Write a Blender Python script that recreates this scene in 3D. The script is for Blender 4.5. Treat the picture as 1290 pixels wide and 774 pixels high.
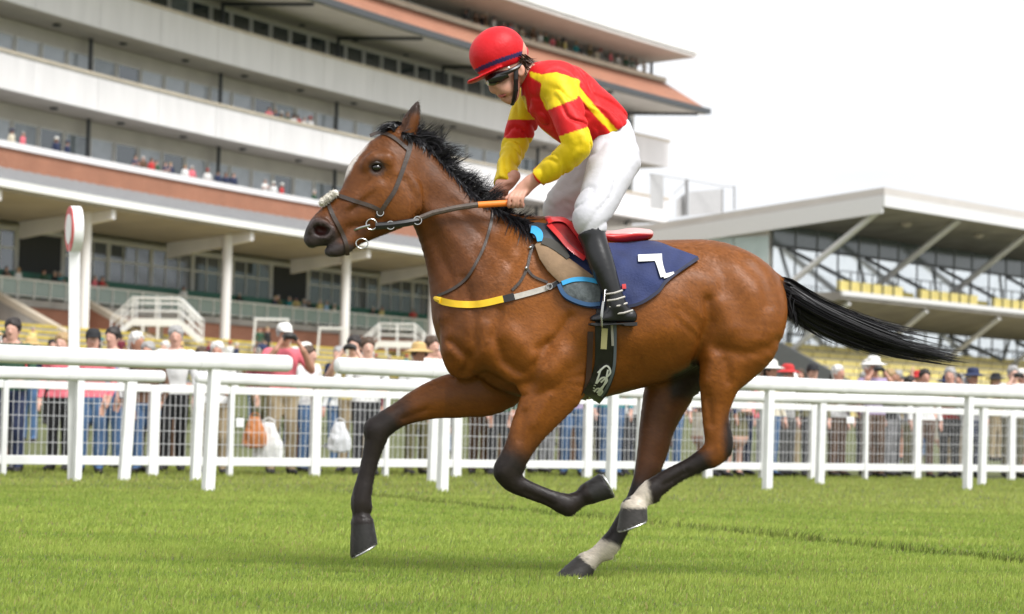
import bpy, bmesh, math, random
import numpy as np
from mathutils import Vector, Matrix

# ------------------------------------------------------------------ camera, sky, sun, exposure
for o in list(bpy.data.objects): bpy.data.objects.remove(o)
SC = bpy.context.scene
COL = SC.collection
R_ = math.radians
rng = np.random.default_rng(7)
random.seed(7)

F_PX, CX, CY, CAM_H = 3000.0, 645.0, 387.0, 0.70     # pixel units of the 1290x774 photograph
ROLL, PITCH = R_(1.3), math.atan(142.0 / 3000.0)
_F = np.array([0, math.cos(PITCH), math.sin(PITCH)])
_R0 = np.array([1.0, 0, 0]); _U0 = np.array([0, -math.sin(PITCH), math.cos(PITCH)])
_R = _R0 * math.cos(ROLL) + _U0 * math.sin(ROLL)
_U = _U0 * math.cos(ROLL) - _R0 * math.sin(ROLL)
CAM = np.array([0, 0, CAM_H])
def ray(px, py): return _F * F_PX + _R * (px - CX) - _U * (py - CY)
def on_z(px, py, z=0.0):
    d = ray(px, py); return CAM + d * ((z - CAM[2]) / d[2])
def on_y(px, py, y):
    d = ray(px, py); return CAM + d * (y / d[1])
def proj(p):
    q = np.asarray(p, float) - CAM; k = q @ _F
    return np.stack([CX + F_PX * (q @ _R) / k, CY - F_PX * (q @ _U) / k], -1)

cd = bpy.data.cameras.new('camera'); cam = bpy.data.objects.new('camera', cd); COL.objects.link(cam)
cd.sensor_fit = 'HORIZONTAL'; cd.sensor_width = 36.0; cd.lens = F_PX / 1290 * 36
cd.clip_start = 0.1; cd.clip_end = 3000
cd.dof.use_dof = True; cd.dof.focus_distance = 10.4; cd.dof.aperture_fstop = 4.2
cam.matrix_world = Matrix(((_R[0], _U[0], -_F[0], 0), (_R[1], _U[1], -_F[1], 0), (_R[2], _U[2], -_F[2], CAM_H), (0, 0, 0, 1)))
SC.camera = cam

SUN_EL, SUN_AZ = R_(52), R_(140)      # azimuth clockwise from +Y (view direction): behind the camera, to the right
world = bpy.data.worlds.new('World'); SC.world = world; world.use_nodes = True
wn, wl = world.node_tree.nodes, world.node_tree.links
bg = wn['Background']; bg.inputs['Strength'].default_value = 0.076
sky = wn.new('ShaderNodeTexSky'); sky.sky_type = 'NISHITA'; sky.sun_disc = False
sky.sun_elevation = SUN_EL; sky.sun_rotation = SUN_AZ; sky.dust_density = 4.0; sky.air_density = 1.0
# a closed, pale cloud deck over the blue sky
tc = wn.new('ShaderNodeTexCoord'); mp = wn.new('ShaderNodeMapping'); mp.inputs['Scale'].default_value = (1.0, 1.0, 3.5)
nz = wn.new('ShaderNodeTexNoise'); nz.inputs['Scale'].default_value = 2.6; nz.inputs['Detail'].default_value = 6; nz.inputs['Roughness'].default_value = 0.55
rp = wn.new('ShaderNodeValToRGB')
rp.color_ramp.elements[0].position = 0.34; rp.color_ramp.elements[0].color = (6.5, 6.65, 6.95, 1)
rp.color_ramp.elements[1].position = 0.62; rp.color_ramp.elements[1].color = (8.5, 8.6, 8.8, 1)
mx = wn.new('ShaderNodeMix'); mx.data_type = 'RGBA'; mx.inputs[0].default_value = 0.93
wl.new(tc.outputs['Generated'], mp.inputs['Vector']); wl.new(mp.outputs['Vector'], nz.inputs['Vector']); wl.new(nz.outputs['Fac'], rp.inputs['Fac'])
wl.new(sky.outputs['Color'], mx.inputs[6]); wl.new(rp.outputs['Color'], mx.inputs[7]); wl.new(mx.outputs[2], bg.inputs['Color'])
sl = bpy.data.lights.new('sun', 'SUN'); sl.energy = 2.1; sl.angle = R_(24); sl.color = (1.0, 0.99, 0.975)
so = bpy.data.objects.new('sun', sl); COL.objects.link(so)
_sd = Vector((math.sin(SUN_AZ) * math.cos(SUN_EL), math.cos(SUN_AZ) * math.cos(SUN_EL), math.sin(SUN_EL)))
so.rotation_euler = _sd.to_track_quat('Z', 'Y').to_euler(); so.location = (0, 0, 60)
SC.view_settings.view_transform = 'Standard'; SC.view_settings.look = 'None'
SC.view_settings.exposure = 0.98; SC.view_settings.gamma = 1.0; SC.view_settings.use_curve_mapping = False
SC.cycles.max_bounces = 6; SC.cycles.diffuse_bounces = 3; SC.cycles.glossy_bounces = 3; SC.cycles.transmission_bounces = 6; SC.cycles.transparent_max_bounces = 8
SC.cycles.use_denoising = True

# ------------------------------------------------------------------ helpers
_mats = {}
def mat(name, col=(0.5, 0.5, 0.5), rough=0.6, metal=0.0, var=0.12, scale=8.0, bump=0.0, bscale=60.0, spec=0.5, attr=None, sheen=0.0, coat=0.0, stretch=None, trans=0.0):
    if name in _mats: return _mats[name]
    m = bpy.data.materials.new(name); m.use_nodes = True; _mats[name] = m
    n, l = m.node_tree.nodes, m.node_tree.links; b = n['Principled BSDF']
    b.inputs['Roughness'].default_value = rough; b.inputs['Metallic'].default_value = metal
    b.inputs['Specular IOR Level'].default_value = spec
    b.inputs['Sheen Weight'].default_value = sheen; b.inputs['Coat Weight'].default_value = coat
    b.inputs['Transmission Weight'].default_value = trans
    t = n.new('ShaderNodeTexCoord'); mpn = n.new('ShaderNodeMapping')
    if stretch: mpn.inputs['Scale'].default_value = stretch
    l.new(t.outputs['Object'], mpn.inputs['Vector'])
    nt = n.new('ShaderNodeTexNoise'); nt.inputs['Scale'].default_value = scale; nt.inputs['Detail'].default_value = 5
    l.new(mpn.outputs['Vector'], nt.inputs['Vector'])
    mr = n.new('ShaderNodeMapRange'); mr.inputs[1].default_value = 0.3; mr.inputs[2].default_value = 0.7
    mr.inputs[3].default_value = 1 - var; mr.inputs[4].default_value = 1 + var
    l.new(nt.outputs['Fac'], mr.inputs[0])
    vm = n.new('ShaderNodeVectorMath'); vm.operation = 'SCALE'
    if attr:
        a = n.new('ShaderNodeAttribute'); a.attribute_name = attr; l.new(a.outputs['Color'], vm.inputs[0])
    else: vm.inputs[0].default_value = col[:3]
    l.new(mr.outputs[0], vm.inputs['Scale']); l.new(vm.outputs[0], b.inputs['Base Color'])
    if bump:
        bt = n.new('ShaderNodeTexNoise'); bt.inputs['Scale'].default_value = bscale; bt.inputs['Detail'].default_value = 4
        l.new(mpn.outputs['Vector'], bt.inputs['Vector'])
        bn = n.new('ShaderNodeBump'); bn.inputs['Strength'].default_value = bump; bn.inputs['Distance'].default_value = 0.01
        l.new(bt.outputs['Fac'], bn.inputs['Height']); l.new(bn.outputs['Normal'], b.inputs['Normal'])
    return m

def link(o, parent=None):
    COL.objects.link(o)
    if parent is not None: o.parent = parent
    return o
def empty(name, loc=(0, 0, 0), rz=0.0, parent=None):
    o = bpy.data.objects.new(name, None); o.location = loc; o.rotation_euler = (0, 0, rz); o.empty_display_size = 0.2
    return link(o, parent)
def tag(o, label=None, cat=None, group=None, kind=None):
    if label: o['label'] = label
    if cat: o['category'] = cat
    if group: o['group'] = group
    if kind: o['kind'] = kind
    return o
def mesh_np(name, V, Fc, smooth=True, mats=(), midx=None, colors=None, cname='col'):
    """V (n,3); Fc (m,3) or (m,4) array or list of index lists"""
    me = bpy.data.meshes.new(name)
    V = np.asarray(V, np.float32)
    if isinstance(Fc, np.ndarray):
        m, k = Fc.shape
        me.vertices.add(len(V)); me.vertices.foreach_set('co', V.ravel())
        me.loops.add(m * k); me.loops.foreach_set('vertex_index', Fc.ravel().astype(np.int32))
        me.polygons.add(m); me.polygons.foreach_set('loop_start', np.arange(0, m * k, k, dtype=np.int32))
        try: me.polygons.foreach_set('loop_total', np.full(m, k, np.int32))
        except Exception: pass
        me.update(calc_edges=True)
    else:
        me.from_pydata([tuple(map(float, v)) for v in V], [], [list(map(int, f)) for f in Fc]); me.update()
    for mm in mats: me.materials.append(mm)
    if midx is not None: me.polygons.foreach_set('material_index', np.asarray(midx, np.int32))
    if smooth: me.polygons.foreach_set('use_smooth', np.ones(len(me.polygons), bool))
    if colors is not None:
        at = me.color_attributes.new(cname, 'FLOAT_COLOR', 'POINT')
        c4 = np.ones((len(V), 4), np.float32); c4[:, :3] = colors; at.data.foreach_set('color', c4.ravel())
    me.validate()
    return me
def obj(name, me, parent=None, loc=None, rz=None, m=None):
    o = bpy.data.objects.new(name, me)
    if m is not None and not me.materials: me.materials.append(m)
    if loc is not None: o.location = loc
    if rz is not None: o.rotation_euler = (0, 0, rz)
    return link(o, parent)

class MB:
    """collects simple shapes into one mesh"""
    def __init__(s): s.v = []; s.f = []
    def add(s, V, Fc):
        k = len(s.v); s.v += [tuple(map(float, v)) for v in V]; s.f += [[int(i) + k for i in f] for f in Fc]; return s
    def box(s, c, size, ax=None):
        c = np.asarray(c, float); h = np.asarray(size, float) / 2
        A = np.eye(3) if ax is None else np.asarray(ax, float)
        V = [c + A[0] * (h[0] * i) + A[1] * (h[1] * j) + A[2] * (h[2] * k) for k in (-1, 1) for j in (-1, 1) for i in (-1, 1)]
        return s.add(V, [(0, 2, 3, 1), (4, 5, 7, 6), (0, 1, 5, 4), (2, 6, 7, 3), (0, 4, 6, 2), (1, 3, 7, 5)])
    def beam(s, a, b, w, h, up=(0, 0, 1)):
        """box bar from a to b; w across, h along up"""
        a = np.asarray(a, float); b = np.asarray(b, float); d = b - a; L = np.linalg.norm(d); d = d / L
        up = np.asarray(up, float); sd = np.cross(d, up); sd /= np.linalg.norm(sd); u2 = np.cross(sd, d)
        return s.box((a + b) / 2, (L, w, h), (d, sd, u2))
    def tube(s, pts, r, n=8, cap=True, sq=1.0):
        pts = [np.asarray(p, float) for p in pts]; rr = r if hasattr(r, '__len__') else [r] * len(pts)
        V = []; Fc = []; up = np.array([0, 0, 1.0])
        for i, p in enumerate(pts):
            d = pts[min(i + 1, len(pts) - 1)] - pts[max(i - 1, 0)]; d /= (np.linalg.norm(d) + 1e-12)
            ref = up if abs(d @ up) < 0.95 else np.array([1.0, 0, 0])
            a = np.cross(d, ref); a /= np.linalg.norm(a); b = np.cross(a, d)
            for k in range(n):
                t = 2 * math.pi * k / n; V.append(p + rr[i] * (math.cos(t) * a + sq * math.sin(t) * b))
        for i in range(len(pts) - 1):
            for k in range(n):
                k2 = (k + 1) % n; Fc.append((i * n + k, i * n + k2, (i + 1) * n + k2, (i + 1) * n + k))
        if cap: Fc.append(list(range(n))[::-1]); Fc.append([(len(pts) - 1) * n + k for k in range(n)])
        return s.add(V, Fc)
    def prism(s, poly, vec):
        """polygon (list of 3d points) extruded by vec"""
        P = [np.asarray(p, float) for p in poly]; n = len(P); v = np.asarray(vec, float)
        Fc = [list(range(n))[::-1], [n + i for i in range(n)]] + [(i, (i + 1) % n, n + (i + 1) % n, n + i) for i in range(n)]
        return s.add(P + [p + v for p in P], Fc)
    def sphere(s, c, r, nu=12, nv=8, sc=(1, 1, 1)):
        V = []; Fc = []
        for j in range(nv + 1):
            th = math.pi * j / nv
            for i in range(nu):
                ph = 2 * math.pi * i / nu
                V.append((c[0] + r * sc[0] * math.sin(th) * math.cos(ph), c[1] + r * sc[1] * math.sin(th) * math.sin(ph), c[2] + r * sc[2] * math.cos(th)))
        for j in range(nv):
            for i in range(nu):
                i2 = (i + 1) % nu; Fc.append((j * nu + i, (j + 1) * nu + i, (j + 1) * nu + i2, j * nu + i2))
        return s.add(V, Fc)
    def torus(s, c, R, r, ax, n=20, m=8, a0=0, a1=2 * math.pi, sx=1.0):
        A = np.asarray(ax, float); c = np.asarray(c, float); full = abs(a1 - a0 - 2 * math.pi) < 1e-6
        N = n if full else n + 1; V = []; Fc = []
        for i in range(N):
            t = a0 + (a1 - a0) * i / n; e = math.cos(t) * A[0] * sx + math.sin(t) * A[1]
            for k in range(m):
                q = 2 * math.pi * k / m; V.append(c + e * (R + r * math.cos(q)) + A[2] * (r * math.sin(q)))
        for i in range(n):
            i2 = (i + 1) % N
            for k in range(m):
                k2 = (k + 1) % m; Fc.append((i * m + k, i2 * m + k, i2 * m + k2, i * m + k2))
        return s.add(V, Fc)
    def me(s, name, m=None, smooth=False, bevel=0.0):
        bm = bmesh.new(); vs = [bm.verts.new(v) for v in s.v]
        for f in s.f:
            try: bm.faces.new([vs[i] for i in f])
            except ValueError: pass
        bmesh.ops.recalc_face_normals(bm, faces=bm.faces)
        if bevel:
            es = [e for e in bm.edges if len(e.link_faces) == 2 and e.calc_face_angle(0) > 0.6]
            bmesh.ops.bevel(bm, geom=es, offset=bevel, segments=2, affect='EDGES', profile=0.6)
        me = bpy.data.meshes.new(name); bm.to_mesh(me); bm.free()
        if m: me.materials.append(m)
        if smooth:
            for p in me.polygons: p.use_smooth = True
            try: me.set_sharp_from_angle(angle=R_(40))
            except Exception: pass
        return me
    def build(s, name, m, parent=None, smooth=False, loc=None, rz=None, bevel=0.0):
        return obj(name, s.me(name, m, smooth, bevel), parent, loc, rz)

# ------------------------------------------------------------------ signed-distance sculpting
def catmull(P, n):
    """P (k,c) control rows -> (k-1)*n+1 rows"""
    P = np.asarray(P, float); Q = np.vstack([2 * P[0] - P[1], P, 2 * P[-1] - P[-2]]); out = []
    for i in range(len(P) - 1):
        p0, p1, p2, p3 = Q[i:i + 4]
        for t in np.arange(n) / n:
            out.append(0.5 * ((2 * p1) + (p2 - p0) * t + (2 * p0 - 5 * p1 + 4 * p2 - p3) * t * t + (3 * p1 - p0 - 3 * p2 + p3) * t ** 3))
    out.append(P[-1]); return np.array(out)
class Field:
    def __init__(s, lo, hi, h):
        s.lo = np.asarray(lo, float); s.h = h; s.n = np.ceil((np.asarray(hi) - s.lo) / h).astype(int) + 1
        s.ax = [s.lo[i] + h * np.arange(s.n[i]) for i in range(3)]
        s.f = np.full(s.n, 0.5, np.float32)
    def sub(s, lo, hi):
        a = np.clip(np.floor((np.asarray(lo) - s.lo) / s.h).astype(int), 0, s.n - 1); b = np.clip(np.ceil((np.asarray(hi) - s.lo) / s.h).astype(int) + 1, a + 1, s.n)
        sl = tuple(slice(a[i], b[i]) for i in range(3))
        return sl, [s.ax[0][sl[0]].astype(np.float32)[:, None, None], s.ax[1][sl[1]].astype(np.float32)[None, :, None], s.ax[2][sl[2]].astype(np.float32)[None, None, :]]
    def merge(s, sl, d, k, op='add'):
        a = s.f[sl]
        if op == 'add':
            if k > 0: hh = np.maximum(k - np.abs(a - d), 0) / k; s.f[sl] = np.minimum(a, d) - hh * hh * k * 0.25
            else: s.f[sl] = np.minimum(a, d)
        else:
            d = -d
            if k > 0: hh = np.maximum(k - np.abs(a - d), 0) / k; s.f[sl] = np.maximum(a, d) + hh * hh * k * 0.25
            else: s.f[sl] = np.maximum(a, d)
    def chain(s, rows, k=0.02, n=5, op='add', baxis=(0, 1, 0)):
        """rows: (x,y,z,rn,rb)  rn in the plane perpendicular to baxis, rb along baxis"""
        rows = np.asarray(rows, float)
        S = catmull(rows, n) if len(rows) > 2 and n > 1 else rows
        S[:, 3:] = np.maximum(S[:, 3:], 0.0015)
        pad = S[:, 3:].max() + max(k, 0.02) + 2 * s.h
        sl, (X, Y, Z) = s.sub(S[:, :3].min(0) - pad, S[:, :3].max(0) + pad)
        D = np.full(np.broadcast_shapes(X.shape, Y.shape, Z.shape), 9.0, np.float32)
        for i in range(len(S) - 1):
            a, b = S[i], S[i + 1]; pd = max(a[3:].max(), b[3:].max()) + max(k, 0.02) + 2 * s.h
            s2, (x, y, z) = s.sub(np.minimum(a[:3], b[:3]) - pd, np.maximum(a[:3], b[:3]) + pd)
            t2 = tuple(slice(max(s2[j].start, sl[j].start) - sl[j].start, min(s2[j].stop, sl[j].stop) - sl[j].start) for j in range(3))
            d = b[:3] - a[:3]; L = np.linalg.norm(d)
            if L < 1e-6: continue
            d = d / L; bb = np.asarray(baxis, float); bb = bb - d * (bb @ d); bl = np.linalg.norm(bb)
            if bl < 1e-3: bb = np.array([1.0, 0, 0]) - d * d[0]; bl = np.linalg.norm(bb)
            bb /= bl; nn = np.cross(d, bb)
            x = x - a[0]; y = y - a[1]; z = z - a[2]
            t = (x * d[0] + y * d[1] + z * d[2]); tc_ = np.clip(t, 0, L); e = t - tc_; u = tc_ / L
            rn = a[3] + (b[3] - a[3]) * u; rb = a[4] + (b[4] - a[4]) * u
            N = x * nn[0] + y * nn[1] + z * nn[2]; B = x * bb[0] + y * bb[1] + z * bb[2]
            re = np.minimum(rn, rb)
            q0 = np.sqrt((N / rn) ** 2 + (B / rb) ** 2 + (e / re) ** 2) + 1e-6
            q1 = np.sqrt((N / rn ** 2) ** 2 + (B / rb ** 2) ** 2 + (e / re ** 2) ** 2) + 1e-6
            dd = np.where(q0 < 0.3, -re * 0.7, q0 * (q0 - 1) / q1)
            D[t2] = np.minimum(D[t2], dd.astype(np.float32))
        s.merge(sl, D, k, op); return s
    def ell(s, c, r, k=0.02, op='add', ax=None):
        c = np.asarray(c, float); r = np.asarray(r, float); pad = r.max() + max(k, 0.02) + 2 * s.h
        sl, (X, Y, Z) = s.sub(c - pad, c + pad); x, y, z = X - c[0], Y - c[1], Z - c[2]
        if ax is not None:
            A = np.asarray(ax, float); x, y, z = (x * A[0][0] + y * A[0][1] + z * A[0][2], x * A[1][0] + y * A[1][1] + z * A[1][2], x * A[2][0] + y * A[2][1] + z * A[2][2])
        q0 = np.sqrt((x / r[0]) ** 2 + (y / r[1]) ** 2 + (z / r[2]) ** 2) + 1e-6; q1 = np.sqrt((x / r[0] ** 2) ** 2 + (y / r[1] ** 2) ** 2 + (z / r[2] ** 2) ** 2) + 1e-6
        s.merge(sl, np.where(q0 < 0.3, -r.min() * 0.7, q0 * (q0 - 1) / q1).astype(np.float32), k, op); return s
    def cut(s, p, nrm, k=0.0, lo=None, hi=None):
        """remove everything on the nrm side of plane p (inside box lo..hi)"""
        sl, (X, Y, Z) = s.sub(lo if lo is not None else s.lo, hi if hi is not None else s.lo + s.h * s.n)
        nrm = np.asarray(nrm, float) / np.linalg.norm(nrm)
        d = ((X - p[0]) * nrm[0] + (Y - p[1]) * nrm[1] + (Z - p[2]) * nrm[2]).astype(np.float32)
        s.merge(sl, -d, k, 'sub'); return s
    def mesh(s, smooth=1):
        f = s.f; sg = f < 0; n = s.n
        c = np.zeros(n - 1, np.int8)
        for i in (0, 1):
            for j in (0, 1):
                for k in (0, 1): c += sg[i:n[0] - 1 + i, j:n[1] - 1 + j, k:n[2] - 1 + k]
        act = np.argwhere((c > 0) & (c < 8)); idm = np.full(n - 1, -1, np.int32); idm[tuple(act.T)] = np.arange(len(act))
        co = [(i, j, k) for i in (0, 1) for j in (0, 1) for k in (0, 1)]
        val = np.stack([f[act[:, 0] + i, act[:, 1] + j, act[:, 2] + k] for i, j, k in co], 1)
        acc = np.zeros((len(act), 3)); cnt = np.zeros(len(act))
        for a in range(8):
            for b in range(a + 1, 8):
                if sum(abs(co[a][q] - co[b][q]) for q in range(3)) != 1: continue
                va, vb = val[:, a], val[:, b]; m = (va < 0) != (vb < 0); t = np.where(m, va / np.where(m, va - vb, 1), 0)
                p = np.array(co[a])[None] + t[:, None] * (np.array(co[b]) - np.array(co[a]))[None]
                acc += np.where(m[:, None], p, 0); cnt += m
        V = s.lo + s.h * (act + acc / cnt[:, None])
        Q = []
        for axi in range(3):
            sh = list(n); sh[axi] -= 1
            A = [slice(None)] * 3; B = [slice(None)] * 3; A[axi] = slice(0, n[axi] - 1); B[axi] = slice(1, n[axi])
            sa, sb = sg[tuple(A)], sg[tuple(B)]; E = np.argwhere(sa != sb); o1, o2 = [(1, 2), (2, 0), (0, 1)][axi]
            E = E[(E[:, o1] > 0) & (E[:, o2] > 0) & (E[:, o1] < n[o1] - 1) & (E[:, o2] < n[o2] - 1)]
            fl = sa[tuple(E.T)]; ids = []
            for d1, d2 in ((-1, -1), (0, -1), (0, 0), (-1, 0)):
                e = E.copy(); e[:, o1] += d1; e[:, o2] += d2; ids.append(idm[tuple(e.T)])
            q = np.stack(ids, 1); q[~fl] = q[~fl][:, ::-1]; Q.append(q)
        Q = np.vstack(Q); Q = Q[(Q >= 0).all(1)]
        E = np.vstack([Q[:, [0, 1]], Q[:, [1, 2]], Q[:, [2, 3]], Q[:, [3, 0]]])
        for _ in range(smooth):
            a = np.zeros_like(V); cn = np.zeros(len(V))
            for x, y in ((0, 1), (1, 0)):
                for ch in range(3): a[:, ch] += np.bincount(E[:, x], V[E[:, y], ch], len(V))
                cn += np.bincount(E[:, x], minlength=len(V))
            V = 0.5 * V + 0.5 * a / np.maximum(cn, 1)[:, None]
        return V, Q
def vnoise(P, sc=1.0, seed=0):
    """smooth value noise in -1..1"""
    P = np.asarray(P, float) * sc + seed * 17.31; i = np.floor(P).astype(np.int64); f = P - i; f = f * f * (3 - 2 * f)
    def hsh(a): 
        h = (a[..., 0] * 374761393 + a[..., 1] * 668265263 + a[..., 2] * 2147483647 + seed * 974711) & 0xffffffff
        h = ((h ^ (h >> 13)) * 1274126177) & 0xffffffff; return ((h ^ (h >> 16)) & 0xffff) / 32767.5 - 1
    r = 0
    for a in (0, 1):
        for b in (0, 1):
            for c in (0, 1):
                w = (f[..., 0] if a else 1 - f[..., 0]) * (f[..., 1] if b else 1 - f[..., 1]) * (f[..., 2] if c else 1 - f[..., 2]); r = r + w * hsh(i + np.array([a, b, c]))
    return r
def normals_of(V, Q):
    n = np.cross(V[Q[:, 2]] - V[Q[:, 0]], V[Q[:, 3 if Q.shape[1] > 3 else 1]] - V[Q[:, 1]]) if Q.shape[1] > 3 else np.cross(V[Q[:, 1]] - V[Q[:, 0]], V[Q[:, 2]] - V[Q[:, 0]])
    o = np.zeros_like(V)
    for c in range(Q.shape[1]):
        for k in range(3): o[:, k] += np.bincount(Q[:, c], n[:, k], len(V))
    return o / (np.linalg.norm(o, axis=1, keepdims=True) + 1e-12)
def sstep(a, b, x): t = np.clip((x - a) / (b - a), 0, 1); return t * t * (3 - 2 * t)
def seg_dist(P, line):
    """distance of 2d points P (...,2) to a 2d polyline, and the fraction along it"""
    line = np.asarray(line, float); best = np.full(P.shape[:-1], 1e9); fr = np.zeros(P.shape[:-1]); L = np.linalg.norm(np.diff(line, axis=0), axis=1); tot = L.sum(); acc = 0
    for i in range(len(line) - 1):
        d = line[i + 1] - line[i]; t = np.clip(((P - line[i]) @ d) / (d @ d), 0, 1); q = np.linalg.norm(P - (line[i] + t[..., None] * d), axis=-1)
        m = q < best; best = np.where(m, q, best); fr = np.where(m, (acc + t * L[i]) / tot, fr); acc += L[i]
    return best, fr
def in_poly(P, poly):
    x, y = P[..., 0], P[..., 1]; r = np.zeros(x.shape, bool); n = len(poly)
    for i in range(n):
        (x1, y1), (x2, y2) = poly[i], poly[(i + 1) % n]
        if y1 == y2: continue
        c = ((y1 > y) != (y2 > y)) & (x < (x2 - x1) * (y - y1) / (y2 - y1) + x1); r ^= c
    return r
def strands(roots, dirs_fn, n_seg=8):
    """roots (n,3); dirs_fn(root_index_array, s) -> (n,3) offsets along; ribbons as crossed strips"""
    pass
# ------------------------------------------------------------------ turf
M_TURF = bpy.data.materials.new('turf'); M_TURF.use_nodes = True
_n, _l = M_TURF.node_tree.nodes, M_TURF.node_tree.links; _b = _n['Principled BSDF']; _b.inputs['Roughness'].default_value = .9; _b.inputs['Specular IOR Level'].default_value = .15
_t = _n.new('ShaderNodeTexCoord'); _mp = _n.new('ShaderNodeMapping'); _mp.inputs['Scale'].default_value = (.55, 1.6, 1); _l.new(_t.outputs['Object'], _mp.inputs[0])
_a = _n.new('ShaderNodeTexNoise'); _a.inputs['Scale'].default_value = 1.2; _a.inputs['Detail'].default_value = 8; _a.inputs['Roughness'].default_value = .65; _l.new(_mp.outputs[0], _a.inputs['Vector'])
_r = _n.new('ShaderNodeValToRGB'); _r.color_ramp.elements[0].position = .32; _r.color_ramp.elements[0].color = (.10, .115, .05, 1); _r.color_ramp.elements[1].position = .7; _r.color_ramp.elements[1].color = (.16, .17, .08, 1)
_l.new(_a.outputs['Fac'], _r.inputs[0]); _l.new(_r.outputs[0], _b.inputs['Base Color'])
_c = _n.new('ShaderNodeTexNoise'); _c.inputs['Scale'].default_value = 40; _c.inputs['Detail'].default_value = 4; _l.new(_t.outputs['Object'], _c.inputs['Vector'])
_bn = _n.new('ShaderNodeBump'); _bn.inputs['Strength'].default_value = .6; _bn.inputs['Distance'].default_value = .05; _l.new(_c.outputs['Fac'], _bn.inputs['Height']); _l.new(_bn.outputs[0], _b.inputs['Normal'])
tag(MB().add([(-900, -60, 0), (900, -60, 0), (900, 1500, 0), (-900, 1500, 0)], [(0, 1, 2, 3)]).build('ground', M_TURF), kind='structure')
# grass blades: dense near the camera, thinner towards the rails and beyond
def grass(n, y0, y1, side, h0, h1, wid, seed, pw=1.0):
    g = np.random.default_rng(seed); y = y0 + (y1 - y0) * g.random(n) ** pw; x = (g.random(n) * 2 - 1) * (side[0] * y + side[1]) + .04 * y
    ml0, ml1 = on_z(450, 625)[:2], on_z(1290, 712)[:2]; dl = ml1 - ml0; dl /= np.linalg.norm(dl); dist = (x - ml0[0]) * -dl[1] + (y - ml0[1]) * dl[0]; al = (x - ml0[0]) * dl[0] + (y - ml0[1]) * dl[1]
    edge = np.exp(-((dist + .02 * np.sin(al * 5)) / .045) ** 2) * (al > -.3)
    P = np.stack([x, y, 0 * x], -1); nA = vnoise(P * [.5, 1.5, 1], 1.3, 1); nB = vnoise(P * [.8, 2.2, 1], 4.0, 2); nC = vnoise(P * [1, 3, 1], 11, 3)
    h = g.uniform(h0, h1, n) * (1 + .22 * nA + .18 * nB) * (1 + 1.0 * edge); a = g.uniform(0, 2 * math.pi, n); lean = g.normal(0, .38, n) * h; ld = np.stack([np.cos(a), np.sin(a)], -1) * lean[:, None] + np.array([.15, .0]) * h[:, None]
    t = g.uniform(0, math.pi, n); sd = np.stack([np.cos(t), np.sin(t), 0 * t], -1) * (wid * g.uniform(.7, 1.3, n))[:, None] * .5
    b = np.stack([x, y, np.full(n, -.004)], -1); m = b + np.concatenate([ld * .35, (h * .6)[:, None]], 1); tp = b + np.concatenate([ld, (h * np.sqrt(np.clip(1 - (lean / h) ** 2 * .5, .2, 1)))[:, None]], 1)
    V = np.stack([b - sd, b + sd, m - sd * .8, m + sd * .8, tp], 1).reshape(-1, 3); k = (np.arange(n) * 5)[:, None]
    Fc = np.concatenate([k + [0, 1, 3], k + [0, 3, 2], k + [2, 3, 4]], 1).reshape(-1, 3)
    f = np.clip(.5 + .30 * nA + .30 * nB + .16 * nC + .16 * g.normal(size=n), 0, 1); dry = (g.random(n) < .05 + .05 * (nB > .35))
    c = np.array([.205, .31, .045]) * (1 - f)[:, None] + np.array([.44, .53, .11]) * f[:, None]; c = np.where(dry[:, None], np.array([.36, .32, .12]), c); c = c * (1 - .62 * edge)[:, None]  # blades at the mowing edge darkened to paint the taller strip's shade
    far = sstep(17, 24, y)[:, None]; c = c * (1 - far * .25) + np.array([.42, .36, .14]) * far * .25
    return V, Fc, np.repeat(c, 5, 0)
M_BLADE = bpy.data.materials.new('grass_blade'); M_BLADE.use_nodes = True
_n, _l = M_BLADE.node_tree.nodes, M_BLADE.node_tree.links; _b = _n['Principled BSDF']; _b.inputs['Roughness'].default_value = .55; _b.inputs['Specular IOR Level'].default_value = .3
_at = _n.new('ShaderNodeAttribute'); _at.attribute_name = 'col'; _l.new(_at.outputs['Color'], _b.inputs['Base Color'])
_tr = _n.new('ShaderNodeBsdfTranslucent'); _l.new(_at.outputs['Color'], _tr.inputs['Color']); _ms = _n.new('ShaderNodeMixShader'); _ms.inputs[0]  .default_value = .42
_l.new(_b.outputs[0], _ms.inputs[1]); _l.new(_tr.outputs[0], _ms.inputs[2]); _l.new(_ms.outputs[0], _n['Material Output'].inputs['Surface'])
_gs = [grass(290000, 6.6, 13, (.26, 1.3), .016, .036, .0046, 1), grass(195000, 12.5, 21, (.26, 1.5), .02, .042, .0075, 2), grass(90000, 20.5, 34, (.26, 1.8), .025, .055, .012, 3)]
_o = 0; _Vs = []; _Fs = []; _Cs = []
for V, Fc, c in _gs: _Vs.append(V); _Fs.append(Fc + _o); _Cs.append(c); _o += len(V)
tag(obj('grass', mesh_np('grass', np.vstack(_Vs), np.vstack(_Fs), True, [M_BLADE], colors=np.vstack(_Cs))), 'short mown racecourse grass with a mowing edge, its shade painted into the blades', 'grass', kind='stuff')
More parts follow.
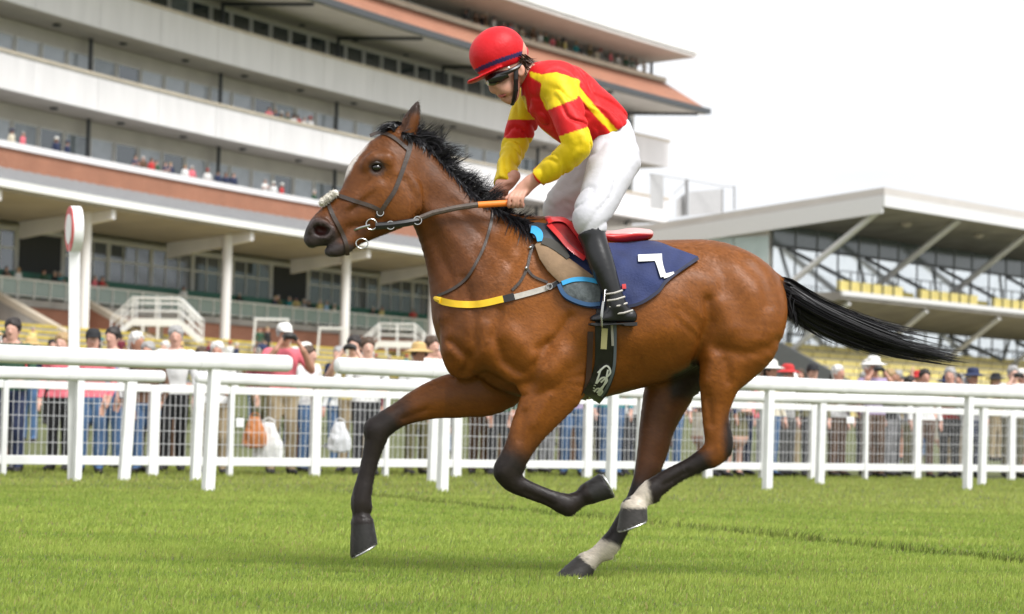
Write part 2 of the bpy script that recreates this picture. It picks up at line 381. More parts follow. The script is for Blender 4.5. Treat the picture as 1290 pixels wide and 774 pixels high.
# ------------------------------------------------------------------ rails and fence
M_PVC = mat('white_plastic', (.77, .77, .765), .42, var=.09, scale=5, bump=.05, bscale=10)
M_PVC2 = mat('white_fence_paint', (.76, .76, .75), .5, var=.07, scale=5)
M_WIRE = mat('white_wire', (.56, .56, .57), .5, var=.04)
class Line2:
    def __init__(s, a, b): s.a = on_z(*a)[:2]; s.d = on_z(*b)[:2] - s.a; s.L = np.linalg.norm(s.d); s.d /= s.L; s.n = np.array([s.d[1], -s.d[0]])
    def at(s, t, off=0.0, z=0.0): q = s.a + s.d * t + s.n * off; return np.array([q[0], q[1], z])
    def px(s, px, z=0.5):
        lo, hi = -12.0, 25.0
        for _ in range(50):
            m = (lo + hi) / 2
            if proj(s.at(m, 0, z))[0] < px: lo = m
            else: hi = m
        return (lo + hi) / 2
R1 = Line2((262, 620), (1218, 617.5)); R2L = Line2((97, 606), (1237, 611)); M2 = Line2((193, 600), (1274, 605))
def rail_tube(name, ln, t0, t1, z, hh, dd, m, parent, e0=False, e1=False):
    n = 14; K = max(2, int((t1 - t0) / 1.2)); V = []; Fc = []; ts = list(np.linspace(t0, t1, K)); sc = [1.0] * K
    if e0: ts = [t0 - .05, t0 - .035] + ts; sc = [.35, .8] + sc
    if e1: ts = ts + [t1 + .035, t1 + .05]; sc = sc + [.8, .35]
    for i, t in enumerate(ts):
        sag = .006 * math.sin(t * 1.3) + .004 * math.sin(t * .55 + 1)
        for k in range(n):
            a = 2 * math.pi * k / n; c, s_ = math.cos(a), math.sin(a); c = math.copysign(abs(c) ** .75, c); s_ = math.copysign(abs(s_) ** .75, s_)
            V.append(ln.at(t, c * dd / 2 * sc[i], z + sag + s_ * hh / 2 * sc[i]))
    for i in range(len(ts) - 1):
        for k in range(n): k2 = (k + 1) % n; Fc.append((i * n + k, i * n + k2, (i + 1) * n + k2, (i + 1) * n + k))
    Fc += [list(range(n)), [(len(ts) - 1) * n + k for k in range(n)][::-1]]
    ro = obj(name, MB().add(V, Fc).me(name, m, True), parent)
    for t in np.arange(t0 + 1.1, t1 - .3, 2.9):
        sag = .006 * math.sin(t * 1.3) + .004 * math.sin(t * .55 + 1); j = MB()
        P = [[ln.at(t + q, math.copysign(abs(math.cos(a)) ** .75, math.cos(a)) * (dd / 2 + .004), z + sag + math.copysign(abs(math.sin(a)) ** .75, math.sin(a)) * (hh / 2 + .004)) for a in np.arange(14) * 2 * math.pi / 14] for q in (-.045, .045)]
        j.add(P[0] + P[1], [(k, (k + 1) % 14, 14 + (k + 1) % 14, 14 + k) for k in range(14)] + [list(range(14))[::-1], list(range(14, 28))]); jo = j.build('joint_sleeve', m, None, True); jo.parent = ro
    return ro
def post(ln, t, z1, w, d, m, parent, lean=0.0, leann=0.0, off=0.0):
    a = ln.at(t, off, -.02); b = ln.at(t + lean, off + leann, z1); mb = MB(); up = np.array([ln.n[0], ln.n[1], 0]); mb.beam(a, b, w, d, up)
    return mb.build('post', m, parent, bevel=.008)
# front running rail, broken where it has a gap
rr1 = tag(empty('running_rail', R1.at(R1.px(100))), 'thick white tubular running rail standing before the winning post, ending at a gap', 'rail')
rr2 = tag(empty('running_rail', R1.at(R1.px(900))), 'long thick white tubular running rail behind the galloping horse', 'rail')
def setp(o, p): o.parent = p; o.matrix_parent_inverse = Matrix.Translation(p.location).inverted()
def keep(o, p): o.parent = p; o.matrix_parent_inverse = Matrix.Translation(p.location).inverted(); return o
g1 = R1.px(361, 1.15); g2 = R1.px(428, 1.15)
keep(rail_tube('rail', R1, -7.0, g1, 1.155, .155, .125, M_PVC, None, False, True), rr1)
keep(rail_tube('rail', R1, g2, 17.0, 1.155, .155, .125, M_PVC, None, True, False), rr2)
p262 = R1.px(263, .3)
for t in (p262 - 2.95, p262 - 5.9, p262): keep(post(R1, t, 1.10, .10, .075, M_PVC, None, .035), rr1)
for q in (558, 770, 967, 1219): t = R1.px(q, .3); keep(post(R1, t, 1.10, .095, .075, M_PVC, None, .012), rr2)
for t in (R1.px(1219, .3) + 2.7, R1.px(1219, .3) + 5.4): keep(post(R1, t, 1.10, .095, .075, M_PVC, None), rr2)
# second rail a few paces behind
sr1 = tag(empty('crowd_rail', R2L.at(0)), 'second white tubular rail at the foot of the winning post, ending short of its neighbour', 'rail')
sr2 = tag(empty('crowd_rail', R2L.at(R2L.px(700))), 'second white tubular rail with slim posts between the running rail and the mesh fence', 'rail')
h1 = R2L.px(202, 1.0); h2 = R2L.px(251, 1.0)
keep(rail_tube('rail', R2L, -7, h1, 1.045, .125, .11, M_PVC, None, False, True), sr1)
keep(rail_tube('rail', R2L, h2, 17, 1.045, .125, .11, M_PVC, None, True, False), sr2)
for q, le in ((98, .0), (157, .05)): keep(post(R2L, R2L.px(q, .3), 1.0, .075 if q == 98 else .11, .07, M_PVC, None, le), sr1)
keep(post(R2L, R2L.px(97, .3) - 2.4, 1.0, .085, .07, M_PVC, None), sr1)
for q in (247, 545, 806, 1033, 1237): keep(post(R2L, R2L.px(q, .3), 1.0, .1, .07, M_PVC, None, .02), sr2)
keep(post(R2L, R2L.px(1237, .3) + 2.6, 1.0, .1, .07, M_PVC, None), sr2)
# mesh fence
mf = tag(empty('mesh_fence', M2.at(M2.px(645))), 'white barrier fence of welded wire mesh panels holding back the crowd', 'fence')
tp = [M2.px(193, .4) - 3.5, M2.px(193, .4) - 1.75, M2.px(193, .4)] + [M2.px(q, .4) for q in (290, 397, 486, 575, 657, 740, 815, 892, 960, 1024, 1090, 1155, 1215, 1274)]; tp += [tp[-1] + 1.6, tp[-1] + 3.2]
for i, t in enumerate(tp): keep(post(M2, t, .99, .12 if i % 2 == 0 else .06, .07, M_PVC2, None), mf)
up = (0, 0, 1)
for i in range(len(tp) - 1):
    a, b = tp[i] + (.06 if i % 2 == 0 else .03), tp[i + 1] - (.03 if i % 2 == 0 else .06)
    keep(MB().beam(M2.at(a, 0, .955), M2.at(b, 0, .955), .05, .085).build('top_bar', M_PVC2, None, bevel=.006), mf)
    keep(MB().beam(M2.at(a, 0, .165), M2.at(b, 0, .165), .05, .095).build('bottom_bar', M_PVC2, None, bevel=.006), mf)
    w = MB(); nv = int((b - a) / .066)
    for k in range(1, nv): t = a + (b - a) * k / nv; w.beam(M2.at(t, 0, .21), M2.at(t, 0, .915), .0052, .0052, (M2.n[0], M2.n[1], 0))
    for z in np.linspace(.21, .915, 6)[1:-1]: w.beam(M2.at(a, -.006, z), M2.at(b, -.006, z), .0062, .0062)
    tag(keep(w.build('wire_mesh', M_WIRE, None), mf), kind='stuff')
def notice(px, z, w, h, col, lab, nm='notice'):
    t = M2.px(px, z); return tag(MB().box(M2.at(t, .022, z), (w, .006, h), ((M2.d[0], M2.d[1], 0), (M2.n[0], M2.n[1], 0), (0, 0, 1))).build(nm, mat('notice_' + lab[:6], col, .6), bevel=.002), lab, 'notice')
notice(1070, .80, .14, .09, (.8, .8, .8), 'small blank white card tied to the wire mesh fence')
notice(301, .60, .10, .10, (.75, .55, .03), 'small yellow card tied to the wire mesh fence')
# winning post
wpt = R2L.px(101, .5); wpb = R2L.at(wpt, -.13); wp = tag(empty('winning_post', wpb), 'tall white winning post topped by a red ringed round disc', 'post'); wp.rotation_euler = (0, R_(-1.4), 0)
M_GLW = mat('gloss_white', (.82, .82, .81), .35, var=.04); M_GLR = mat('gloss_red', (.58, .03, .03), .4, var=.08)
MB().box((0, 0, 1.27), (.10, .10, 2.54)).build('pole', M_GLW, wp, bevel=.012)
dn = np.array([-math.sin(R_(69)), -math.cos(R_(69)), 0]); dt = np.array([dn[1], -dn[0], 0]); dz = np.array([0, 0, 1.0]); dc = np.array([0, 0, 2.5])
def disc(mb, c, r, th, sy=1.0, n=36):
    A = [c + dn * th / 2 + r * (math.cos(a) * dt + sy * math.sin(a) * dz) for a in np.linspace(0, 2 * math.pi, n, endpoint=False)]; return mb.prism(A, -dn * th)
disc(MB(), dc, .232, .10).build('disc_body', M_GLW, wp, True, bevel=.01)
disc(MB(), dc + dn * .053, .226, .012).build('red_ring', M_GLR, wp, True); disc(MB(), dc + dn * .062, .15, .008).build('disc_face', M_GLW, wp, True)
# ------------------------------------------------------------------ curved main grandstand
C2, C1, C0 = 1.76046729e-03, -3.91081922e-02, -4.99340772e+01
def fac(Y, o=0.0, z=0.0):
    dx = 2 * C2 * Y + C1; L = math.hypot(dx, 1); return np.array([C2 * Y * Y + C1 * Y + C0 + o / L, Y - o * dx / L, z])
def fdir(Y): dx = 2 * C2 * Y + C1; L = math.hypot(dx, 1); return np.array([dx / L, 1 / L, 0]), np.array([1 / L, -dx / L, 0])
def fac_px(px, o, z):
    lo, hi = 70.0, 260.0
    for _ in range(50):
        m = (lo + hi) / 2
        if proj(fac(m, o, z))[0] < px: lo = m
        else: hi = m
    return (lo + hi) / 2
def arc(Y0, Y1, step):
    """Y values evenly spaced along the facade"""
    ys = np.linspace(Y0, Y1, 400); L = np.concatenate([[0], np.cumsum([np.linalg.norm(fac(ys[i + 1]) - fac(ys[i])) for i in range(399)])]); n = max(1, int(round(L[-1] / step))); return np.interp(np.linspace(0, L[-1], n + 1), L, ys)
def loft(name, prof, Y0, Y1, m, parent, N=36, smooth=False):
    """closed (o,z) outline swept along the facade"""
    ys = np.linspace(Y0, Y1, N + 1); k = len(prof); V = [fac(y, o, z) for y in ys for o, z in prof]; Fc = []
    for i in range(N):
        for j in range(k): j2 = (j + 1) % k; Fc.append((i * k + j, i * k + j2, (i + 1) * k + j2, (i + 1) * k + j))
    Fc += [list(range(k)), [N * k + j for j in range(k)][::-1]]
    return obj(name, MB().add(V, Fc).me(name, m, smooth), parent)
def rect(o0, o1, z0, z1): return [(o0, z0), (o1, z0), (o1, z1), (o0, z1)]
M_CREAM = mat('cream_render', (.755, .735, .735), .7, var=.06, scale=1.1, bump=.05, bscale=6, stretch=(1, 1, .18))
M_CAP = mat('stone_cap', (.55, .48, .38), .7, var=.1, scale=1)
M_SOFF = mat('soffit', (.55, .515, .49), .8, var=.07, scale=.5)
M_BWALL = mat('beige_wall', (.58, .55, .50), .8, var=.08, scale=.6)
M_FRAME = mat('window_frame', (.66, .66, .63), .5, var=.05)
M_DARKM = mat('dark_metal', (.06, .065, .07), .5, var=.2)
M_CONC = mat('concrete', (.33, .31, .28), .85, var=.15, scale=1.2, bump=.15)
def glass(name, refl, base, var=.15):
    m = mat(name, base, .08, 0, var=var, scale=.8); b = m.node_tree.nodes['Principled BSDF']; b.inputs['IOR'].default_value = refl; b.inputs['Specular Tint'].default_value = (.9, .96, 1, 1); return m
M_GSKYBLIND = glass('sky_and_blind_glass', 1.6, (.42, .46, .49), .12); M_GDARK = glass('dark_glass', 2.1, (.03, .04, .042)); M_GMID = glass('mid_glass', 1.7, (.20, .23, .24), .3); M_GGREEN = glass('pale_green_glass', 1.9, (.46, .54, .53), .1)  # palest pane colour stands in for sky reflection as well as blinds
M_BRICK = bpy.data.materials.new('brickwork'); M_BRICK.use_nodes = True; _n, _l = M_BRICK.node_tree.nodes, M_BRICK.node_tree.links; _b = _n['Principled BSDF']; _b.inputs['Roughness'].default_value = .85
_t = _n.new('ShaderNodeTexCoord'); _bt = _n.new('ShaderNodeTexBrick'); _bt.inputs['Color1'].default_value = (.36, .15, .085, 1); _bt.inputs['Color2'].default_value = (.30, .115, .065, 1); _bt.inputs['Mortar'].default_value = (.38, .22, .15, 1); _bt.inputs['Scale'].default_value = 1.0; _bt.inputs['Brick Width'].default_value = .225; _bt.inputs['Row Height'].default_value = .075; _bt.inputs['Mortar Size'].default_value = .008
_sp = _n.new('ShaderNodeSeparateXYZ'); _cb = _n.new('ShaderNodeCombineXYZ'); _l.new(_t.outputs['Object'], _sp.inputs[0]); _ad = _n.new('ShaderNodeMath'); _l.new(_sp.outputs[0], _ad.inputs[0]); _l.new(_sp.outputs[1], _ad.inputs[1]); _l.new(_ad.outputs[0], _cb.inputs[0]); _l.new(_sp.outputs[2], _cb.inputs[1]); _l.new(_cb.outputs[0], _bt.inputs['Vector'])
_nz = _n.new('ShaderNodeTexNoise'); _nz.inputs['Scale'].default_value = .7; _l.new(_t.outputs['Object'], _nz.inputs['Vector']); _hs = _n.new('ShaderNodeHueSaturation'); _mr = _n.new('ShaderNodeMapRange'); _mr.inputs[3].default_value = .8; _mr.inputs[4].default_value = 1.2; _l.new(_nz.outputs['Fac'], _mr.inputs[0]); _l.new(_mr.outputs[0], _hs.inputs['Value']); _l.new(_bt.outputs['Color'], _hs.inputs['Color']); _l.new(_hs.outputs[0], _b.inputs['Base Color'])
gs = tag(empty('grandstand', (0, 0, 0)), 'long curved cream grandstand with stacked balconies and brick canopies', 'grandstand')
YE = 200.5; YS = 92.0; YD = fac_px(894, 4.3, 26.7); YR = fac_px(881, 3.1, 31.7)
# solid core behind the window walls
loft('rear_block', rect(-26, -3.6, 0, 31.0), YS, YE - .6, M_BWALL, gs)
# balcony parapets: cream band + cap; floor slab under each
for (zb, zt, m_) in ((17.6, 19.55, M_CREAM), (22.3, 24.45, M_CREAM)):
    _pj = arc(YS, YE, 6.2)
    for _i in range(len(_pj) - 1): loft('balcony_parapet', rect(-.25, 0, zb, zt), _pj[_i], _pj[_i + 1] - .035, m_, gs, 4)
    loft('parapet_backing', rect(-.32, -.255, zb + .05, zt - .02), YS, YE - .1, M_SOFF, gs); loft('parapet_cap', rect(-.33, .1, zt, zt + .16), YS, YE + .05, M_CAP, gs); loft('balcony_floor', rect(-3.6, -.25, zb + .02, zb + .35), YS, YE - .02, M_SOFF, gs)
loft('balcony_parapet', rect(-.25, 0, 12.9, 14.5), YS, YE, M_BRICK, gs); loft('parapet_cap', rect(-.35, .14, 14.5, 14.85), YS, YE, M_CREAM, gs); loft('balcony_floor', rect(-3.6, -.25, 12.9, 13.3), YS, YE - .02, M_SOFF, gs); loft('balcony_step', rect(-1.5, -.36, 13.3, 13.95), YS, YE - .1, M_CONC, gs); loft('balcony_step', rect(-1.5, -.36, 17.96, 18.6), YS, YE - .1, M_CONC, gs)
# brick canopy over the third balcony, its dark gutter and the roof terrace rail above
loft('brick_canopy', [(-.2, 29.1), (4.1, 26.62), (4.1, 26.9), (0, 29.35)], YS, YD, M_BRICK, gs); loft('canopy_soffit', [(-3.6, 26.9), (4.05, 26.44), (4.05, 26.6), (-3.6, 27.2)], YS, YD - .1, M_SOFF, gs); loft('gutter', rect(4.12, 4.36, 26.5, 26.95), YS, YD + .1, M_DARKM, gs)
loft('terrace_cap', rect(-.5, .25, 29.36, 29.75), YS, min(YE + 1.2, YD - .2), M_CAP, gs); loft('balcony_floor', rect(-3.6, -.5, 29.0, 29.3), YS, YE, M_SOFF, gs)
# top roof
loft('roof', [(-16, 33.9), (3.1, 31.62), (3.1, 31.95), (-4, 33.6), (-16, 36.0)], YS, YR, mat('roof_white', (.78, .77, .74), .5, var=.05, scale=.3), gs, 40); loft('roof_soffit', [(-3.6, 31.0), (3.0, 31.3), (3.0, 31.58), (-3.6, 31.35)], YS, YR - .3, M_SOFF, gs)
# upper window walls
WALLS = [(13.3, 17.6, 14.2, 16.7, 'C'), (17.95, 22.3, 19.0, 21.45, 'B'), (22.65, 26.9, 24.1, 26.6, 'A'), (29.3, 31.2, 29.7, 31.0, 'T')]
def window_me(w, z0, z1, gl):
    fr = MB(); t = .11
    for sx in (-1, 1): fr.box((sx * (w / 2 - t / 2), 0, (z0 + z1) / 2), (t, .12, z1 - z0))
    for z in (z0 + t / 2, z1 - t / 2): fr.box((0, 0, z), (w - 2 * t, .12, t))
    pn = MB().box((0, .01, (z0 + z1) / 2), (w - 2 * t, .03, z1 - z0 - 2 * t)); return fr.me('window', M_FRAME), pn
for (z0, z1, a, b, key) in WALLS:
    loft('window_wall', rect(-3.62, -3.3, z0 + .01, z1 - .01), YS, YE - .3, M_BWALL, gs); ys = arc(YS, YE - .6, 2.55 if key != 'A' else 2.35); w = 2.4 if key != 'A' else 2.2
    fm, pn = window_me(w, a, b, None); pms = {k: MB().box((0, .01, (a + b) / 2), (w - .22, .03, b - a - .22)).me('pane', m_) for k, m_ in (('b', M_GSKYBLIND), ('d', M_GDARK), ('m', M_GMID))}
    for i in range(len(ys) - 1):
        y = (ys[i] + ys[i + 1]) / 2; tx, nx = fdir(y); p = fac(y, -3.22, 0); rz = math.atan2(tx[1], tx[0]); r = random.random()
        kind = {'A': 'd' if r < .85 else 'm', 'B': 'b' if r < .78 else ('m' if r < .92 else 'd'), 'C': 'b' if r < .5 else ('m' if r < .8 else 'd'), 'T': 'd' if r < .8 else 'm'}[key]
        wo = obj('window', fm, gs, p, rz); obj('pane', pms[kind], wo)
    for y in arc(YS + 5, YE - 2, 13.5):
        if key != 'T': MB().tube([fac(y, -2.7, z0), fac(y, -2.7, z1)], .13, 8).build('column', M_DARKM, gs, True)
        if key == 'A': MB().beam(fac(y, -2.6, 26.72), fac(y, 4.0, 26.34), .2, .22).build('canopy_beam', M_DARKM, gs)
    if key != 'T':
        for y in arc(YS + 2, YE - 3, 6.6): p = fac(y, -1.7, {'C': 17.56, 'B': 22.26, 'A': 26.62}[key]); MB().tube([p, p - np.array([0, 0, .09])], [.26, .2], 10).build('soffit_light', M_DARKM, gs, True)
    if key == 'T':
        for y in arc(YS + 5, YE - 1, 13.5): MB().tube([fac(y, -1.2, 29.3), fac(y, -1.2, 31.4)], .14, 8).build('column', M_DARKM, gs, True)
# low canopy above the deck: ribbed metal roof, white edge, soffit, beams and columns
CYE = 196.0
loft('canopy_roof', [(-.02, 13.2), (4.7, 11.8), (4.7, 11.92), (-.02, 13.42)], YS, CYE, mat('metal_roof', (.20, .205, .215), .95, var=.12, scale=.8, spec=.05), gs)
rb = MB()
for y in arc(YS, CYE, .9): rb.beam(fac(y, .02, 13.43), fac(y, 4.66, 11.93), .16, .05)
tag(rb.build('roof_ribs', mat('metal_rib', (.42, .42, .42), .95, var=.08, spec=.05), gs), kind='stuff')
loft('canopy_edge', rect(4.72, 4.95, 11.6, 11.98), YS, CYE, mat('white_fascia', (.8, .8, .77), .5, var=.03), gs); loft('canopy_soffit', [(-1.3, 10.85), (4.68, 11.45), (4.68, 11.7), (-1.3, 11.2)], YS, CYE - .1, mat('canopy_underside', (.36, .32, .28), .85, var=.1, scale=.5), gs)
for px_ in (-40, 107, 285, 435, 545, 630, 700):
    y = fac_px(px_, 3.0, 8.5); MB().tube([fac(y, 3.0, 3.2), fac(y, 3.0, 11.32)], .30 if px_ > 0 else .3, 16).build('column', M_CREAM, gs, True)
    MB().prism([fac(y, -1.25, 10.9) , fac(y, -1.25, 9.95), fac(y, 4.6, 10.95), fac(y, 4.6, 11.44)], fdir(y)[0] * .35).build('canopy_beam', M_CREAM, gs)
# deck, brick base, glazing, railing
loft('deck', rect(-3.5, .0, 6.2, 6.6), YS, CYE, M_CONC, gs); loft('brick_base', rect(-.6, -.12, 0, 6.2), YS, CYE, M_BRICK, gs); loft('glazing_wall', rect(-3.58, -2.9, 6.6, 10.86), YS, CYE, M_BWALL, gs)
ys = arc(YS, CYE - 1, 4.6); fr_, _ = window_me(4.46, 6.75, 10.7, None)
bars = MB().box((0, 0, 9.55), (4.2, .1, .09)); [bars.box((x, 0, 8.65), (.08, .1, 3.58)) for x in (-.72, .72)]; bme = bars.me('glazing_bar', M_FRAME); gme = MB().box((0, .012, 8.65), (4.24, .03, 3.7)).me('pane', M_GDARK); dme = MB().box((0, .012, 8.65), (4.24, .03, 3.7)).me('doorway', mat('dark_interior', (.02, .022, .022), .7))
for i in range(len(ys) - 1):
    y = (ys[i] + ys[i + 1]) / 2; tx, nx = fdir(y); rz = math.atan2(tx[1], tx[0]); wo = obj('window', fr_, gs, fac(y, -2.82, 0), rz)
    if i % 6 == 3: obj('doorway', dme, wo)
    else: obj('pane', gme, wo); obj('glazing_bar', bme, wo)
loft('green_screen', rect(-1.15, -1.05, 6.6, 8.15), YS, CYE, mat('green_board', (.012, .10, .065), .6, var=.1), gs)
M_RAILW = mat('railing_paint', (.66, .67, .64), .5, var=.06)
MBr = MB(); ysr = arc(YS, CYE, 1.0)
loft('handrail', rect(-.16, -.06, 7.6, 7.7), YS, CYE, M_RAILW, gs); loft('handrail', rect(-.15, -.08, 6.75, 6.81), YS, CYE, M_RAILW, gs)
pme = MB().box((0, 0, 7.12), (.09, .09, 1.0)).me('baluster', M_RAILW)
ysr = arc(YS, CYE, 1.55)
for y in ysr[:90]: tx, _x = fdir(y); obj('baluster', pme, gs, fac(y, -.11, 0), math.atan2(tx[1], tx[0]))
gpm = mat('railing_glass', (.24, .31, .28), .2, var=.1)
for i in range(min(len(ysr) - 1, 89)):
    a, b = fac(ysr[i], -.115, 7.2), fac(ysr[i + 1], -.115, 7.2); d = (b - a) / np.linalg.norm(b - a); MB().beam(a + d * .08, b - d * .08, .02, .74).build('railing_panel', gpm, gs)
# flank walls running out from the deck with sloped copings
for px_, mm in ((-8, M_CONC), (108, M_BRICK)):
    y = fac_px(px_, 0, 6.5); t = fdir(y)[0] * .5
    MB().prism([fac(y, -.1, 0), fac(y, 8.5, 0), fac(y, 8.5, 2.4), fac(y, -.1, 6.55)], t).build('flank_wall', mm, gs)
    MB().prism([fac(y, -.1, 6.56), fac(y, 8.7, 2.41), fac(y, 8.7, 2.75), fac(y, -.1, 6.9)], t * 1.3).build('coping', M_CAP, gs)
# yellow terrace steps in front
M_YSTEP = mat('yellow_step_paint', (.52, .40, .07), .7, var=.2, scale=1.5); ter = tag(empty('terrace_steps', (0, 0, 0)), 'yellow edged concrete terrace steps below the long curved grandstand', 'steps')
for k in range(6):
    z = 2.85 + .36 * (k + 1); o = 10.4 - 1.3 * k; loft('step', rect(o - 1.3 - (1.2 if k == 5 else 0), o, 0, z), YS, 190, M_CONC, ter, 24); loft('step_edge', [(o + .004, z - .13), (o + .03, z - .13), (o + .03, z + .02), (o - .7, z + .02), (o - .7, z + .004), (o + .004, z + .004)], YS, 190, M_YSTEP, ter, 24)
tag(loft('lawn_bank', [(10.35, -.1), (38, -.1), (30, .6), (14, 2.5), (10.35, 2.85)], YS, 190, M_TURF, None, 24), kind='structure')
# roof railings with mesh screens between the stands
# ------------------------------------------------------------------ white stepped footbridges on the terrace
M_STWH = mat('white_steel', (.72, .72, .7), .45, var=.05)
def footbridge(px_, o, label, sc=1.0):
    y = fac_px(px_, o, 5); c = fac(y, o, 0); s_ = F_PX / c[1]; zz = lambda py: CAM_H + (proj(c)[1] * 0 + (CY + 142 + (px_ - CX) * math.tan(ROLL)) - py) / s_
    fb = tag(empty('footbridge', (c[0], c[1], 4.3)), label, 'footbridge', 'white stepped footbridges'); W = 58 / s_ / 2 * sc; R = 27 / s_ * sc; zt = (1.55 if sc == 1 else 1.4); dpt = 1.3
    for yy in (-dpt / 2, dpt / 2):
        MB().prism([(-W, yy - .05, zt), (W, yy - .05, zt), (W + R, yy - .05, zt * .32), (W + R, yy - .05, zt * .12), (W, yy - .05, zt - .42), (-W, yy - .05, zt - .42), (-W - R, yy - .05, zt * .12), (-W - R, yy - .05, zt * .32)], (0, .1, 0)).build('stringer', M_STWH, fb)
        hr = 1.15
        for q in (.38, .75, 1.0): MB().tube([(-W - R, yy, zt * .25 + hr * q), (-W, yy, zt + hr * q), (W, yy, zt + hr * q), (W + R, yy, zt * .25 + hr * q)], .05 if q == 1 else .035, 6).build('handrail', M_STWH, fb, True)
        for x, zb in ((-W - R, zt * .2), (-W - R / 2, zt * .62), (-W, zt), (0, zt), (W, zt), (W + R / 2, zt * .62), (W + R, zt * .2)): MB().beam((x, yy, zb), (x, yy, zb + hr), .07, .07, (0, 1, 0)).build('post', M_STWH, fb)
        for x in (-W * .55, W * .1): MB().beam((x, yy, 0.0), (x, yy, zt - .4), .13, .13, (0, 1, 0)).build('leg', M_STWH, fb)
    MB().box((0, 0, zt - .04), (2 * W, dpt, .08)).build('platform', M_CONC, fb)
    for sg in (-1, 1):
        for k in range(5): f = (k + .5) / 5; MB().box((sg * (W + R * f), 0, zt - (zt * .8) * f - .05), (R / 5 * .9, dpt - .12, .05)).build('tread', M_STWH, fb)
footbridge(198, 4.2, 'white steel footbridge with steps on either side beside the first cream column', 1.0)
footbridge(500, 4.2, 'smaller white steel footbridge with steps behind the horse neck and chest', .78)
def arch_frame(px_, w, h, o, label):
    y = fac_px(px_, o, 4); c = fac(y, o, 4.3); a = tag(empty('goal_frame', c, fdir(y)[0][0] * 0), label, 'frame', 'white tubular frames')
    for x, le in ((-w / 2, -.1), (w / 2, .14)): MB().beam((x + le, 0, 0), (x, 0, h), .12, .12, (0, 1, 0)).build('upright', M_STWH, a)
    MB().beam((-w / 2 - .06, 0, h + .06), (w / 2 + .06, 0, h + .06), .12, .14).build('crossbar', M_STWH, a)
arch_frame(341, 1.9, 1.9, 6.5, 'white three sided frame on the yellow steps by the two men in black')
arch_frame(418, 1.6, 1.7, 6.5, 'white three sided frame beside the head of the man in pink')

# ------------------------------------------------------------------ glazed stand at the far end
pv = tag(empty('glazed_stand', (0, 0, 0)), 'glass fronted stand with white strutted roof and yellow seating behind the horse tail', 'grandstand')
PC = np.array([25.8, 165.6]); PF_ = np.array([.6333, .7739]); PB = np.array([-.7739, .6333])
def pvp(s, t, z): q = PC + PF_ * s + PB * t; return np.array([q[0], q[1], z])     # s along the front, t towards the back
def pbox(mb, s0, s1, t0, t1, z0, z1): return mb.add([pvp(s, t, z) for z in (z0, z1) for t in (t0, t1) for s in (s0, s1)], [(0, 2, 3, 1), (4, 5, 7, 6), (0, 1, 5, 4), (2, 6, 7, 3), (0, 4, 6, 2), (1, 3, 7, 5)])
SE = 46.0; roofz = lambda t: 17.0 - .095 * t
def slab(s0, s1, t0, t1, za, zb): return [pvp(s0, t0, za(t0)), pvp(s1, t0, za(t0)), pvp(s1, t1, za(t1)), pvp(s0, t1, za(t1)), pvp(s0, t0, zb(t0)), pvp(s1, t0, zb(t0)), pvp(s1, t1, zb(t1)), pvp(s0, t1, zb(t1))]
HEX = [(0, 3, 2, 1), (4, 5, 6, 7), (0, 1, 5, 4), (1, 2, 6, 5), (2, 3, 7, 6), (3, 0, 4, 7)]
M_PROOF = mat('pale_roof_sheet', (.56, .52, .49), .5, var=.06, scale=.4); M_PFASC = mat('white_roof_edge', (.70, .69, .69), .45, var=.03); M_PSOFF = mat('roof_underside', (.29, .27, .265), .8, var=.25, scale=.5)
MB().add(slab(.0, SE, .0, 32, lambda t: roofz(t) + .02, lambda t: roofz(t) + .5), HEX).build('roof', M_PROOF, pv)
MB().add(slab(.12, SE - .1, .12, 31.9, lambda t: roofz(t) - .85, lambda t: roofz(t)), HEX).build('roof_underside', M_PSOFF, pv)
MB().add(slab(-.06, SE, -.06, .1, lambda t: 16.15, lambda t: roofz(t) - .02), HEX).build('fascia', M_PFASC, pv); MB().add(slab(-.08, .1, .12, 32, lambda t: roofz(t) - 1.3, lambda t: roofz(t) - .02), HEX).build('fascia', M_PFASC, pv)
TW = 9.4; M_MULL = mat('grey_mullion', (.20, .21, .22), .5, var=.1)
# glazed walls with mullions: front (two storeys) and the near side
def glaze_front(s0, s1, t, z0, z1, step, gl):
    n = max(1, int(round((s1 - s0) / step)))
    for i in range(n):
        a, b = s0 + (s1 - s0) * i / n, s0 + (s1 - s0) * (i + 1) / n; pbox(MB(), a + .07, b - .07, t, t + .06, z0, z1).build('pane', gl, pv); pbox(MB(), b - .045, b + .045, t - .06, t + .12, z0, z1).build('mullion', M_MULL, pv)
M_TINT = glass('tinted_band_glass', 1.7, (.09, .11, .105)); M_PALE = glass('pale_reflecting_glass', 1.9, (.86, .90, .91), .05); M_PALE.node_tree.nodes['Principled BSDF'].inputs['Metallic'].default_value = .8
glaze_front(.4, SE - 1, TW, 10.7, 13.7, 2.9, M_PALE); glaze_front(.4, SE - 1, TW - .02, 13.8, 15.5, 2.9, M_TINT)
pbox(MB(), .3, SE - 1, TW - .12, TW + .1, 13.66, 13.84).build('transom', M_DARKM, pv); pbox(MB(), .3, SE - 1, TW - .12, TW + .1, 15.5, 15.66).build('transom', M_FRAME, pv)
glaze_front(.4, SE - 1, TW + .02, 3.9, 8.6, 2.2, M_PALE)
pbox(MB(), .3, SE - 1, TW - .06, TW + .14, 6.3, 6.42).build('transom', M_DARKM, pv)
pbox(MB(), .3, SE - 1, TW + .3, 31, 0, 15.6).build('rear_block', M_BWALL, pv)
n_ = 7
